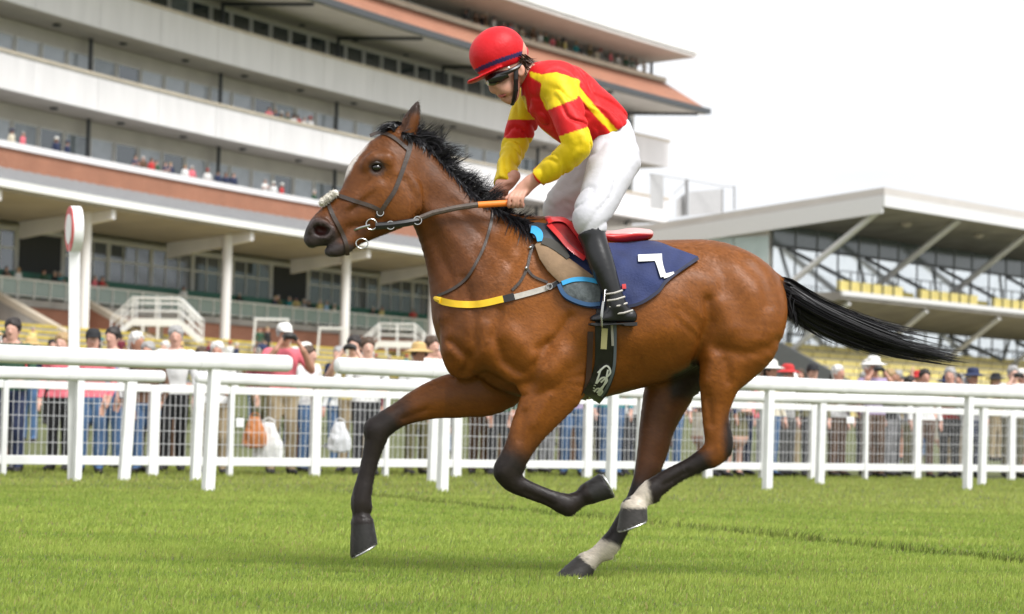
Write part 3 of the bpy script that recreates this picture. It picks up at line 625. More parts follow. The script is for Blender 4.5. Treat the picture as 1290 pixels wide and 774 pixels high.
for i in range(n_):
    a, b = TW + .2 + 21.5 * i / n_, TW + .2 + 21.5 * (i + 1) / n_; pbox(MB(), .14, .2, a + .05, b - .05, 3.5, 13.0 if i > 4 else 14.4).build('pane', M_GGREEN, pv); pbox(MB(), .1, .22, b - .05, b + .05, 3.5, 13.0).build('mullion', M_FRAME, pv)
# tier: floor edge, sloped underside, seat rows and front rail
MB().add(slab(-.6, SE, 3.0, TW - .2, lambda t: 9.7 - (t - 3) * .22, lambda t: 10.2), HEX).build('tier_slab', mat('tier_concrete', (.30, .275, .25), .85, var=.15, scale=.5), pv); MB().add(slab(-.65, SE, 2.85, 3.0, lambda t: 9.95, lambda t: 10.3), HEX).build('tier_edge', M_PFASC, pv)
M_SEAT = mat('yellow_seat_plastic', (.70, .58, .20), .5, var=.1, scale=2); M_SEATD = mat('olive_gangway', (.24, .20, .04), .7, var=.15)
s = -.4; k = 0
while s < SE - 2:
    n = 6
    for j in range(n):
        pbox(MB(), s + j * 1.5, s + j * 1.5 + 1.45, 3.35, 3.5, 10.35, 11.05).build('seat_panel', M_SEAT, pv); pbox(MB(), s + j * 1.5 - .09, s + j * 1.5 - .03, 3.2, 3.28, 10.3, 11.7).build('rail_post', M_DARKM, pv)
    pbox(MB(), s + n * 1.5, s + n * 1.5 + 2.0, 3.6, 4.4, 10.2, 10.7).build('gangway_step', M_SEATD, pv); s += n * 1.5 + 2.4
pbox(MB(), -.5, SE, 3.2, 3.26, 11.66, 11.74).build('handrail', M_DARKM, pv)
for s in (0.6, 11.6, 23, 34.4):
    MB().tube([pvp(s, .5, 16.15), pvp(s, TW - .6, 10.4)], .23, 10).build('strut', M_PFASC, pv, True); MB().tube([pvp(s + .2, 3.2, 9.5), pvp(s + .2, TW - .4, 5.4)], .2, 10).build('strut', M_PFASC, pv, True); MB().beam(pvp(s + 1.2, TW - .3, 13.6), pvp(s + 8.2, TW - 3.5, 10.6), .2, .24).build('stair_stringer', M_DARKM, pv); MB().beam(pvp(s + 3, TW - .3, 8.2), pvp(s + 7, TW - 3, 6.4), .2, .3).build('stair_stringer', M_DARKM, pv)
for s in (9, 20): MB().sphere(pvp(s, 3.4, 15.75), .45, 10, 6, (1, 1, .6)).build('flood_lamp', mat('lamp_grey', (.45, .4, .36), .5), pv, True)
# lower yellow seating bank
sb = tag(empty('seating_bank', (0, 0, 0)), 'sloping bank of yellow seats at the foot of the glazed stand', 'seating')
for k in range(9):
    z = 1.2 + .56 * (k + 1); t = TW - .6 - 1.05 * (8 - k) ; pbox(MB(), 0, SE, t - 1.05, t, 0, z).build('step', M_CONC, sb)
    for j in range(20): pbox(MB(), .3 + j * 2.25, .3 + j * 2.25 + 2.1, t - .55, t - .35, z, z + .42).build('seat_row', M_SEAT, sb)
MB().prism([pvp(-.05, TW - .5, 0), pvp(-.05, -1.5, 0), pvp(-.05, -1.5, 2.2), pvp(-.05, TW - .5, 7.0)], PF_.tolist() + [0] if False else (-.3 * PF_[0], -.3 * PF_[1], 0)).build('side_wall', mat('slate_wall', (.16, .165, .17), .8, var=.1), sb)
for s in np.arange(2, SE, 4.5): MB().tube([pvp(s, 3, 2.4), pvp(s, 3, 4.9), pvp(s + 2.6, 3, 4.9), pvp(s + 2.6, 3, 2.4)], .045, 6).build('crush_rail', M_DARKM, sb, True)
for s in np.arange(1, SE, 3.0): MB().tube([pvp(s, TW - .9, 6.2), pvp(s, TW - .9, 7.4), pvp(s + 2.4, TW - .9, 7.4), pvp(s + 2.4, TW - .9, 6.2)], .06, 6).build('crush_rail', M_DARKM, sb, True)
# rooftop screen
rs = tag(empty('roof_screen', pvp(4, 22, 15.4)), 'grey mesh screens and railings on the roof left of the glazed stand', 'screen'); M_SCR = mat('grey_screen', (.40, .40, .40), .7, var=.08)
def spt(px_, py_, y): return on_y(px_, py_, y)
ySc = 186.0
def squad(a, b, top_a, top_b, bot_a, bot_b, m, nm):
    P = [spt(a, bot_a, ySc), spt(b, bot_b, ySc + (b - a) * .05), spt(b, top_b, ySc + (b - a) * .05), spt(a, top_a, ySc)]; return keep(MB().prism(P, (0, .12, 0)).build(nm, m), rs)
squad(819, 836, 220, 222, 262, 264, M_SCR, 'screen_panel'); squad(868, 910, 242, 238, 272, 268, M_SCR, 'screen_panel'); squad(852, 863, 252, 244, 274, 272, M_SCR, 'screen_panel')
for a, py0, py1 in ((865, 226, 272), (910, 238, 268), (925, 235, 264)): keep(MB().beam(spt(a, py1, ySc), spt(a, py0, ySc), .25 if a == 865 else .12, .12, (0, 1, 0)).build('screen_post', mat('screen_grey', (.2, .2, .2), .6), None), rs)
keep(MB().tube([spt(818, 219, ySc), spt(865, 226.5, ySc), spt(912, 235, ySc), spt(926, 235.5, ySc)], .05, 6).build('screen_rail', M_SCR, None, True), rs); keep(MB().tube([spt(848, 245, ySc), spt(866, 228, ySc)], .05, 6).build('screen_rail', M_SCR, None, True), rs)
# ------------------------------------------------------------------ spectators
def person_mesh(pose, female=False, stout=0.0):
    """standing figure 1.72 m tall, facing -Y; faces carry slots 0 skin 1 top 2 lower 3 shoes"""
    F = Field((-.52, -.5, -.03), (.52, .34, 2.1), .017); st = 1 + stout; sw = .185 if not female else .165
    F.chain([(0, .0, .93, .105 * st, .155 * st), (0, .005, 1.05, .10 * st, .14 * st), (0, .0, 1.2, .115 * st, .155 * st), (0, .005, 1.34, .11, .17), (0, .01, 1.43, .07, .13)], k=0, n=4, baxis=(1, 0, 0))
    for s in (-1, 1): F.ell((s * sw * .92, .01, 1.40), (.065, .065, .06), k=.05)
    F.chain([(0, .01, 1.44, .055, .055), (0, -.005, 1.53, .05, .052)], k=.03, n=1)
    F.chain([(0, .012, 1.66, .092, .074), (0, .0, 1.60, .095, .074), (0, -.02, 1.53, .06, .055)], k=.02, n=4, baxis=(1, 0, 0)); F.ell((0, -.105, 1.585), (.014, .02, .024), k=.015)
    for s in (-1, 1): F.ell((s * .077, .015, 1.60), (.012, .022, .032), k=.01)
    for s in (-1, 1): F.ell((s * .032, -.098, 1.615), (.02, .018, .012), k=.012, op='sub')
    F.ell((0, -.085, 1.545), (.026, .016, .006), k=.006, op='sub'); F.ell((0, -.085, 1.63), (.055, .018, .01), k=.015)
    stance = {0: .09, 1: .10, 2: .11, 3: .09, 4: .085, 5: .09, 6: .1}[pose]
    for s in (-1, 1):
        kb = -.03 if (pose in (1, 4) and s > 0) else 0
        if female and pose == 4: F.chain([(s * .07, .0, .95, .10), (s * .06, 0, .7, .075), (s * .07, kb, .5, .055), (s * .075, .02, .3, .052), (s * .08, .02, .08, .038)] if False else [(s * .075, 0, .95, .1, .1), (s * .075, 0, .72, .075, .075), (s * .075, kb, .49, .052, .052), (s * .075, .02, .3, .05, .05), (s * .08, .02, .08, .036, .036)], k=.03, n=3)
        else: F.chain([(s * .085, .0, .93, .105 * st, .1 * st), (s * .09, 0, .72, .088 * st, .085 * st), (s * stance, kb, .5, .068, .068), (s * stance, .015, .3, .066, .064), (s * (stance + .01), .02, .08, .058, .056)], k=.03, n=3)
        F.chain([(s * (stance + .01), .045, .05, .045, .042), (s * (stance + .02), -.07, .045, .042, .045), (s * (stance + .03), -.15, .035, .03, .04)], k=.02, n=3)
    if pose == 4: F.chain([(0, 0, .98, .11, .16), (0, 0, .8, .14, .19), (0, 0, .6, .17, .215)], k=.03, n=3, baxis=(1, 0, 0)); F.cut((0, 0, .57), (0, 0, -1), lo=(-.3, -.3, .5), hi=(.3, .3, .6)) if False else None
    H = []
    for s in (-1, 1):
        sh = (s * sw, .01, 1.41)
        A = {0: [(s * .24, .02, 1.13), (s * .25, -.06, .90), (s * .245, -.09, .82)], 1: [(s * .25, -.02, 1.14), (s * .19, -.24, 1.05), (s * .12, -.32, 1.06)], 2: [(s * .30, -.12, 1.22), (s * .16, -.25, 1.44), (s * .085, -.23, 1.56)],
             3: ([(s * .34, -.03, 1.58), (s * .36, -.06, 1.83), (s * .37, -.07, 1.92)] if s > 0 else [(s * .24, .02, 1.13), (s * .25, -.06, .90), (s * .245, -.09, .82)]), 4: [(s * .23, .02, 1.13), (s * .2, -.15, .98), (s * .12, -.22, .98)], 5: [(s * .25, -.06, 1.15), (s * .15, -.27, 1.2), (s * .04, -.32, 1.27)], 6: [(s * .26, .04, 1.14), (s * .22, -.08, .94), (s * .2, -.1, .87)]}[pose]
        F.chain([(*sh, .056, .056), (*A[0], .046, .046), (*A[1], .036, .036)], k=.03, n=3); h = np.array(A[2]); w = np.array(A[1]); d = (h - w) / np.linalg.norm(h - w); F.chain([(*A[1], .034, .034), (*(w + d * .05), .026, .036), (*(h + d * .03), .022, .04), (*(h + d * .07), .016, .03)], k=.015, n=3); F.chain([(*(w + d * .04), .016, .016), (*(w + d * .07 + np.array([-s * .035, -.01, .02])), .013, .013), (*(w + d * .11 + np.array([-s * .04, -.015, .02])), .01, .01)], k=.008, n=2); H.append((w, h + d * .1))
    if pose == 2: F.ell((0, -.235, 1.6), (.085, .05, .042), k=.004)
    V, Q = F.mesh(1); c = V[Q].mean(1); mi = np.ones(len(Q), int)
    mi[c[:, 2] < .93] = 2; mi[c[:, 2] < .075] = 3
    if pose == 4: mi[(c[:, 2] > .075) & (c[:, 2] < .60)] = 0; mi[(c[:, 2] >= .60) & (c[:, 2] < .97)] = 2
    mi[(c[:, 2] > 1.465) & (np.hypot(c[:, 0], c[:, 1]) < .14)] = 0
    for (w, h) in H:
        d = h - w; t = ((c - w) @ d) / (d @ d); r = np.linalg.norm(c - w - t[:, None] * d, axis=1); mi[(t > -.05) & (t < 1.4) & (r < .075)] = 0
    if pose == 2: mi[(c[:, 1] < -.19) & (np.abs(c[:, 0]) < .09) & (c[:, 2] > 1.55) & (c[:, 2] < 1.66)] = 3
    sleeve = pose in (2, 4, 5)
    if sleeve:
        el = [(w, h) for w, h in H]; 
        for s in (-1, 1):
            A0 = np.array({2: (s * .30, -.12, 1.22), 4: (s * .23, .02, 1.13), 5: (s * .25, -.06, 1.15)}[pose]); w = el[0][0] if s < 0 else el[1][0]; d = w - A0; t = ((c - A0) @ d) / (d @ d); r = np.linalg.norm(c - A0 - t[:, None] * d, axis=1); mi[(t > -.05) & (t < 1.1) & (r < .07)] = 0
    nn = normals_of(V, Q); V = V + nn * (.006 * vnoise(V, 11, pose))[:, None] * ((V[:, 2] < 1.45) & (V[:, 2] > .1))[:, None]
    me = mesh_np('body', V, Q, True, [SKIN_C, SKIN_C, SKIN_C, SKIN_C], mi); return me
SKIN_C = mat('spectator_skin', (.56, .31, .23), .6, var=.1)
POSES = {p: person_mesh(p, female=p in (4,), stout=.12 if p == 6 else 0) for p in range(7)}
def hair_mesh(kind):
    F = Field((-.25, -.25, 1.4), (.25, .25, 1.86), .012)
    F.ell((0, .022, 1.655), (.094, .115, .108), k=0)
    if kind == 'long': F.chain([(0, .07, 1.63, .05, .085), (0, .085, 1.5, .04, .085), (0, .09, 1.42, .02, .06)], k=.03, n=3, baxis=(1, 0, 0))
    F.cut((0, -.078, 1.66), (0, -.78, -.62), lo=(-.25, -.25, 1.4), hi=(.25, .06, 1.86)); F.cut((0, 0, 1.57), (0, 0, -1), lo=(-.25, -.25, 1.4), hi=(.25, .055, 1.6))
    if kind == 'short': F.cut((0, 0, 1.55), (0, 0, -1))
    V, Q = F.mesh(1); V = V + normals_of(V, Q) * (.012 * vnoise(V, 26, 2) + .006 * vnoise(V, 60, 3))[:, None]; return mesh_np('hair', V, Q, True, [SKIN_C])
def hat_mesh(kind):
    m = MB()
    def ringstack(prof, n=20, sy=1.12):
        V = [(r * math.cos(2 * math.pi * k / n), .01 + sy * r * math.sin(2 * math.pi * k / n), z) for r, z in prof for k in range(n)]; Fc = [(i * n + k, i * n + (k + 1) % n, (i + 1) * n + (k + 1) % n, (i + 1) * n + k) for i in range(len(prof) - 1) for k in range(n)] + [[(len(prof) - 1) * n + k for k in range(n)]]; m.add(V, Fc)
    if kind == 'sun_hat': ringstack([(.085, 1.672), (.2, 1.652), (.205, 1.658), (.1, 1.695), (.092, 1.76), (.06, 1.79), (.01, 1.795)])
    else: ringstack([(.085, 1.655), (.092, 1.665), (.088, 1.72), (.06, 1.755), (.01, 1.765)]); m.prism([(-.07, -.07, 1.66), (.07, -.07, 1.66), (.055, -.175, 1.648), (-.055, -.175, 1.648)], (0, 0, .014))
    return m.me('hat', SKIN_C, True)
HAIR = {k: hair_mesh(k) for k in ('short', 'long')}; HATS = {k: hat_mesh(k) for k in ('sun_hat', 'cap')}
CLOTH = {'white': (.72, .72, .71), 'navy blue': (.02, .03, .075), 'black': (.015, .015, .017), 'grey': (.20, .20, .21), 'pink': (.72, .16, .20), 'sky blue': (.28, .42, .60), 'cream': (.62, .56, .44), 'red': (.50, .04, .04), 'dark green': (.03, .08, .045), 'olive': (.12, .11, .05), 'brown': (.11, .06, .035), 'denim blue': (.07, .14, .27), 'khaki': (.32, .25, .15), 'lilac': (.40, .32, .50), 'orange': (.65, .22, .05), 'pale yellow': (.65, .55, .22), 'charcoal': (.045, .045, .05), 'maroon': (.16, .02, .035), 'teal': (.03, .22, .24)}
HAIRC = {'grey haired': (.32, .31, .30), 'dark haired': (.02, .014, .012), 'brown haired': (.07, .04, .022), 'fair haired': (.36, .24, .11), 'white haired': (.62, .6, .57)}
HATC = {'white': (.75, .74, .7), 'straw': (.55, .38, .16), 'red': (.5, .03, .03), 'navy blue': (.02, .03, .08), 'black': (.015, .015, .017)}
def cmat(c): return mat('cloth_' + c.replace(' ', '_'), CLOTH[c], .85, var=.14, scale=7, bump=.2, bscale=40)
SKINS = [mat('skin_tone_%d' % i, c, .55, var=.08) for i, c in enumerate([(.60, .34, .26), (.50, .26, .19), (.66, .40, .31), (.40, .20, .13)])]
SHOE = mat('dark_shoes', (.02, .018, .016), .5)
used = {}
POSEW = {0: 'standing', 1: 'leaning forward', 2: 'holding up a camera', 3: 'waving one arm', 4: 'in a skirt', 5: 'clapping', 6: 'stout'}
def spectator(loc, pose, topc, lowc, hair, hat, where, group, hgt=1.0, rz=0.0, label=None, skin=None):
    r = empty('person', loc, rz); r.scale = (hgt, hgt, hgt); b = bpy.data.objects.new('body', POSES[pose]); link(b, r)
    for i, m_ in enumerate((skin or SKINS[random.randrange(len(SKINS)) if random.random() < .9 else 0], cmat(topc), cmat(lowc), SHOE)): b.material_slots[i].link = 'OBJECT'; b.material_slots[i].material = m_
    h = bpy.data.objects.new('hair', HAIR[hair[1]]); link(h, r); h.material_slots[0].link = 'OBJECT'; h.material_slots[0].material = mat('hair_' + hair[0].replace(' ', '_'), HAIRC[hair[0]], .6, var=.3, scale=40)
    if hat: q = bpy.data.objects.new('hat', HATS[hat[1]]); link(q, r); q.material_slots[0].link = 'OBJECT'; q.material_slots[0].material = mat('hat_' + hat[0].replace(' ', '_'), HATC[hat[0]], .8, var=.1)
    lab = label or '%s person, %s top, %s %s%s, %s' % (hair[0], topc, lowc, 'skirt' if pose == 4 else 'trousers', (', %s %s' % (hat[0], hat[1].replace('_', ' '))) if hat else '', where)
    tag(r, lab, 'person', group); return r
tops = ['white', 'navy blue', 'black', 'grey', 'sky blue', 'cream', 'red', 'dark green', 'brown', 'lilac', 'charcoal', 'white', 'navy blue', 'pale yellow', 'maroon', 'teal', 'white', 'pink', 'olive', 'cream']
lows = ['denim blue', 'navy blue', 'charcoal', 'khaki', 'black', 'grey', 'denim blue', 'cream', 'brown', 'charcoal', 'olive']
seen = set()
def pick(g):
    for _ in range(40):
        t = g.choice(tops); l = g.choice(lows); h = (g.choice(list(HAIRC)), g.choice(['short', 'short', 'long'])); hat = None if g.random() < .74 else (g.choice(list(HATC)), g.choice(['sun_hat', 'cap']))
        if (t, l, h[0], hat) not in seen: seen.add((t, l, h[0], hat)); return t, l, h, hat
    return t, l, h, hat
gr = random.Random(21)
gapA = M2.px(366, .9); gapB = M2.px(404, .9)
# first row at the mesh fence
t = -4.6
while t < 19.5:
    if not (gapA - .35 < t < gapB + .25):
        tp_, lw, hr_, ht = pick(gr); off = -gr.uniform(.42, .8); p = M2.at(t, off); pose = gr.choice([0, 1, 1, 0, 5, 2, 4, 6, 0, 1])
        spectator(p, pose, tp_, lw, hr_, ht, 'at mesh fence', 'spectators at the mesh fence', gr.uniform(.85, .96), R_(gr.uniform(-10, 50)))
    t += gr.uniform(.5, 1.15)
# second and third rows
for row, (o0, o1, st) in enumerate(((1.0, 1.8, .72), (2.2, 4.2, .85), (5, 9, 1.2))):
    t = -5.2
    while t < 21:
        if not (gapA - .2 < t < gapB + .1 and row < 2):
            tp_, lw, hr_, ht = pick(gr); p = M2.at(t, -gr.uniform(o0, o1)); pose = gr.choice([0, 0, 5, 6, 4, 2, 1, 3 if gr.random() < .3 else 0])
            spectator(p, pose, tp_, lw, hr_, ht, ('behind front row', 'some paces behind', 'out on the lawn')[row], 'spectators standing behind the front row', gr.uniform(.86, .98), R_(gr.uniform(-30, 60)))
        t += gr.uniform(.7, 1.3) * st
# a low viewing bank further back and the people on it
def bank_z(t, o): return max(0.0, (o - 8) / 14) * (.75 - .45 * min(max((t + 5) / 26, 0), 1)) if o < 22 else .75 - .45 * min(max((t + 5) / 26, 0), 1)
bv = MB(); _ts = np.linspace(-16, 34, 26); _os = [8, 12, 16, 20, 22, 30, 38, 46]
_V = [M2.at(t, -o, (bank_z(t, o) if o < 38 else bank_z(t, 22) * (46 - o) / 16) + .004) for t in _ts for o in _os]; _Fc = [(i * 8 + j, i * 8 + j + 1, (i + 1) * 8 + j + 1, (i + 1) * 8 + j) for i in range(25) for j in range(7)]
tag(obj('viewing_bank', MB().add(_V, _Fc).me('viewing_bank', M_TURF, True)), kind='structure')
for row in range(3):
    t = -8.0
    while t < 27:
        tp_, lw, hr_, ht = pick(gr); o = (11.5, 15, 19.5)[row] + gr.uniform(-1.2, 1.2); spectator(M2.at(t, -o, bank_z(t, o)), gr.choice([0, 0, 5, 6, 4, 2, 1]), tp_, lw, hr_, ht, 'on the low bank', 'spectators on the low bank', gr.uniform(.9, 1.04), R_(gr.uniform(-40, 60))); t += gr.uniform(.7, 2.0)
# the man in pink who photographs the finish through the gap in the rail
spectator(M2.at(M2.px(385, .9), -.5), 2, 'pink', 'khaki', ('grey haired', 'short'), ('white', 'cap'), '', 'spectators at the mesh fence', 1.0, R_(20), label='man in pink polo shirt and white cap raising a black camera at the rail gap')
# people on the terrace, the deck and the balconies
def on_stand(px_, o, z, where, group, n=1, pose=None, cols=None, label=None):
    y = fac_px(px_, o, z + 1.2); tp_, lw, hr_, ht = pick(gr)
    if cols: tp_, lw = cols; ht = None
    spectator(fac(y, o, z), pose if pose is not None else gr.choice([0, 1, 5, 6, 0]), tp_, lw, hr_, ht, where, group, gr.uniform(.94, 1.04), R_(gr.uniform(20, 75)), label)
on_stand(327, 7.4, 3.93, '', 'two men on the steps', pose=0, cols=('dark green', 'black'), label='man in dark green coat on the yellow terrace steps beside a man in black'); on_stand(337, 7.4, 3.93, '', 'two men on the steps', pose=0, cols=('black', 'black'), label='man all in black standing on the yellow terrace steps')
for px_ in (8, 22, 55, 68, 76, 100, 118, 128, 232, 300, 345, 352, 366, 372, 383, 390, 402, 412, 421, 470, 482, 520): on_stand(px_ + gr.uniform(-2, 2), gr.uniform(-.9, -.4), 6.6, 'on the deck', 'people on the deck')
for px_ in (15, 29, 71, 85): on_stand(px_, -.75, 13.95, 'in open box', 'people in the balconies')
for px_ in (170, 182, 190, 198, 207, 213, 232, 241, 262, 276, 286, 294, 335, 345, 354, 396): on_stand(px_ + gr.uniform(-2, 2), gr.uniform(-.9, -.5), 13.95, 'in brick balcony', 'people in the balconies')
for px_ in (338, 347, 355, 362, 369, 376, 384, 391): on_stand(px_ + gr.uniform(-1, 1), gr.uniform(-.9, -.5), 18.6, 'in cream balcony', 'people in the balconies')
for px_ in list(range(588, 815, 9)): on_stand(px_ + gr.uniform(-3, 3), gr.uniform(-1.1, -.6), 29.25, 'on roof terrace', 'people on the roof terrace')
# heads along the terrace below the deck
for px_ in (12, 45, 88, 120, 152, 176, 262, 276, 290, 302, 430, 446, 462, 478, 494, 508, 522, 536): on_stand(px_ + gr.uniform(-5, 5), *(lambda o: (o, 2.85 - (o - 10.35) * .096))(gr.uniform(11, 13.5)), 'on the bank', 'people on the bank')
# bags held at the fence
def bag(px_, z, s_, col, label):
    p = M2.at(M2.px(px_, z), -.16, z); F = Field((-.3, -.16, -.34), (.3, .16, .34), .012); F.chain([(0, 0, -.2, .06, .17), (0, 0, -.05, .085, .16), (0, 0, .1, .05, .10), (0, 0, .18, .02, .05)], k=0, n=4, baxis=(1, 0, 0)); V, Q = F.mesh(1); V = V + normals_of(V, Q) * (.016 * vnoise(V, 14, 3))[:, None]
    r = empty('carrier_bag', p); r.scale = (s_, s_, s_); m_ = mat('bag_' + label.split()[0], col, .5, var=.1); obj('bag_body', mesh_np('bag_body', V, Q, True, [m_]), r); MB().torus((0, 0, .17), .07, .009, ((1, 0, 0), (0, 0, 1), (0, 1, 0)), 16, 6).build('handle', m_, r, True); return tag(r, label, 'bag')
bag(347, .42, 1.0, (.78, .78, .76), 'white plastic carrier bag hanging behind the wire mesh fence'); bag(330, .52, .8, (.55, .20, .06), 'orange carrier bag beside the white one behind the mesh fence'); bag(437, .48, .8, (.72, .73, .76), 'pale grey carrier bag held low behind the mesh fence')
# ------------------------------------------------------------------ horse
H_TH = R_(8)
H_O = on_z(721, 731, 0.0); H_EU = np.array([math.cos(H_TH), math.sin(H_TH), 0]); H_EW = np.array([-math.sin(H_TH), math.cos(H_TH), 0])
S_H = F_PX / H_O[1]                       # pixels per metre at the horse
def HP(px, py, w=0.0):
    d = ray(px, py); t = (w - (CAM - H_O) @ H_EW) / (d @ H_EW); p = CAM + d * t - H_O
    return np.array([p @ H_EU, w, p[2]])
def h_world(V): return H_O + V[:, :1] * H_EU + V[:, 1:2] * H_EW + V[:, 2:] * np.array([0, 0, 1.0])
def rows(L, kb=None):
    """(px,py,w,r_px[,rb_m]) -> chain rows in horse space"""
    out = []
    for r in L:
        rn = r[3] / S_H; rb = r[4] if len(r) > 4 else rn
        out.append((*HP(r[0], r[1], r[2]), rn, rb))
    return out

HF = Field(HP(370, 500, 0) * [1, 0, 0] + [0, -0.36, -0.03], HP(1005, 110, 0) * [1, 0, 1] + [0, 0.36, 0.0], 0.0078)
# trunk
HF.chain(rows([(585, 422, 0, 50, .112), (603, 410, 0, 80, .172), (625, 398, 0, 98, .205), (655, 392, 0, 108, .22), (692, 392, 0, 113, .232), (740, 398, 0, 106, .255), (780, 398, 0, 96, .275), (820, 392, 0, 90, .28),
               (860, 380, 0, 79, .25), (893, 372, 0, 70, .215), (926, 379, 0, 62, .23), (948, 387, 0, 42, .17), (963, 391, 0, 25, .11)]), k=0.0, n=5)
# neck
HF.chain(rows([(515, 196, -.01, 28, .062), (531, 232, -.008, 37, .074), (556, 263, 0, 42, .082), (586, 303, 0, 58, .1), (607, 335, 0, 71, .125), (634, 362, 0, 84, .17), (665, 385, 0, 92, .19)]), k=0.05, n=5)
# withers ridge and loin
HF.chain(rows([(632, 283, 0, 14, .04), (662, 287, 0, 14, .05), (700, 292, 0, 14, .06), (745, 305, 0, 14, .07)]), k=0.06, n=4)
# head
wh = lambda t: -.012 - .06 * t
HEAD = [(507, 178, wh(0), 22, .066), (494, 205, wh(.2), 40, .088), (483, 232, wh(.38), 49, .085), (463, 257, wh(.6), 40, .068), (437, 271, wh(.76), 28, .056), (420, 281, wh(.9), 23.5, .052), (408, 289, wh(1.0), 20.5, .052), (399, 296, wh(1.05), 15.5, .047), (394, 301, wh(1.08), 11, .04)]
HF.chain(rows(HEAD), k=0.03, n=5)
HF.chain(rows([(497, 272, wh(.45), 17, .06), (470, 285, wh(.65), 15, .045), (446, 296, wh(.85), 13.5, .038), (434, 307, wh(.98), 12, .036), (424, 314, wh(1.03), 9.5, .034), (415, 317, wh(1.06), 6, .03)]), k=0.012, n=4)     # lower jaw, chin
for sgn in (-1, 1):
    off = lambda t: wh(t) + sgn * 1.0 * 0
    HF.ell(HP(503, 250, wh(.35) + sgn * .062), (29 / S_H, .032, 33 / S_H), k=0.02)              # cheek
    HF.chain(rows([(486, 200, wh(.25) + sgn * .076, 8, .022), (470, 201, wh(.25) + sgn * .08, 8, .024), (462, 209, wh(.28) + sgn * .07, 7, .02)]), k=0.03, n=4)   # brow
    HF.chain(rows([(478, 233, wh(.4) + sgn * .075, 4, .014), (455, 248, wh(.6) + sgn * .06, 3.5, .014), (440, 260, wh(.7) + sgn * .052, 3, .012)]), k=0.03, n=3)   # facial crest
    HF.ell(HP(474.5, 212, wh(.28) + sgn * .098), (8.5 / S_H, .022, 6 / S_H), k=0.012, op='sub')   # eye socket
    HF.chain(rows([(391, 290, wh(1) + sgn * .038, 4.5, .016), (396, 282, wh(1) + sgn * .046, 5, .018), (405, 280, wh(1) + sgn * .054, 5, .018), (415, 286, wh(1) + sgn * .054, 5, .016), (416, 294, wh(1) + sgn * .052, 4, .014), (408, 300, wh(1) + sgn * .05, 4, .014)]), k=0.012, n=3)  # nostril rim
    HF.ell(HP(403.5, 290.5, wh(1) + sgn * .06), (9.5 / S_H, .04, 6.5 / S_H), k=0.008, op='sub', ax=((.93, 0, -.37), (0, 1, 0), (.37, 0, .93)))
    HF.chain(rows([(394, 314, wh(1) + sgn * .03, 2.2, .05), (408, 311.5, wh(1) + sgn * .045, 2.2, .03), (420, 306.5, wh(1) + sgn * .05, 2.2, .022), (432, 300, wh(1) + sgn * .05, 1.6, .018)]), k=0.006, n=3, op='sub')   # mouth
    # ear
    ew_ = wh(0) + sgn * .05
    HF.chain(rows([(508, 176, ew_, 10, .03), (513, 163, ew_ + sgn * .006, 11, .026), (519, 148, ew_ + sgn * .012, 9.5, .022), (524, 134, ew_ + sgn * .014, 4.5, .012), (526, 128, ew_ + sgn * .014, 1.5, .005)]), k=0.015, n=4)
    HF.chain(rows([(504, 166, ew_ - sgn * .002 - .012, 4, .012), (511, 150, ew_ + sgn * .006 - .014, 4.5, .014), (518, 138, ew_ + sgn * .01 - .012, 2, .008)]), k=0.008, n=3, op='sub')
# legs: (px,py,w,r,rb)
LEG_NF = [(640, 425, -.13, 44, .07), (690, 462, -.15, 48, .075), (700, 484, -.145, 38, .068), (682, 514, -.14, 29.5, .06), (666, 540, -.135, 22.5, .05), (653, 566, -.13, 17.5, .043), (642, 588, -.125, 17, .045), (642, 602, -.125, 14.5, .038), (656, 613, -.122, 11.8, .03), (688, 626, -.118, 10.8, .027), (709, 634, -.115, 13, .034), (718, 635, -.115, 13, .034), (732, 628, -.112, 10.5, .031), (744, 621, -.11, 12.5, .038)]
LEG_FF = [(640, 460, .12, 50, .075), (615, 486, .13, 38, .07), (583, 496, .13, 31, .062), (553, 502, .13, 25.5, .054), (524, 512, .13, 19.5, .046), (500, 524, .13, 15.3, .04), (480, 538, .13, 15.8, .045), (473, 553, .13, 14, .04), (467, 576, .13, 11.2, .03), (461, 600, .13, 10.8, .027), (456, 622, .13, 12, .033), (454.5, 634, .13, 12.3, .035), (454, 648, .13, 9.8, .03), (456, 661, .13, 12, .036)]
LEG_NH = [(918, 350, -.1, 42, .1), (932, 392, -.12, 54, .115), (933, 424, -.135, 50, .11), (920, 452, -.135, 40, .085), (908, 480, -.135, 26, .066), (902, 508, -.13, 19.5, .05), (901, 535, -.125, 16, .042), (904, 556, -.12, 17, .043), (897, 571, -.115, 15, .04), (875, 585, -.11, 12, .031), (848, 599, -.105, 11.2, .028), (828, 612, -.1, 13, .034), (819, 619, -.1, 14, .036), (806, 630, -.1, 11.5, .033), (799, 640, -.1, 13.5, .04)]
LEG_FH = [(900, 380, .1, 55, .11), (872, 430, .13, 52, .1), (848, 480, .135, 36, .08), (831, 526, .13, 25, .06), (823, 560, .125, 19.5, .047), (816, 588, .12, 16, .04), (807, 612, .115, 12.3, .031), (793, 642, .11, 10.6, .027), (777, 672, .105, 11.5, .031), (767, 687, .1, 13.4, .036), (752, 699, .1, 11.3, .032), (741, 707, .1, 13, .038)]
for L in (LEG_NF, LEG_FF, LEG_NH, LEG_FH): HF.chain(rows(L), k=0.045, n=4)
for (L, i, q) in ((LEG_NF, 6, (632, 592, 9)), (LEG_FF, 6, (468, 540, 9))):         # knee caps
    HF.ell(HP(q[0], q[1], L[i][2]), (q[2] / S_H, .03, q[2] / S_H * 1.3), k=0.03)
HF.chain(rows([(650, 596, -.125, 6, .022), (655, 588, -.125, 5, .02)]), k=0.02, n=2)
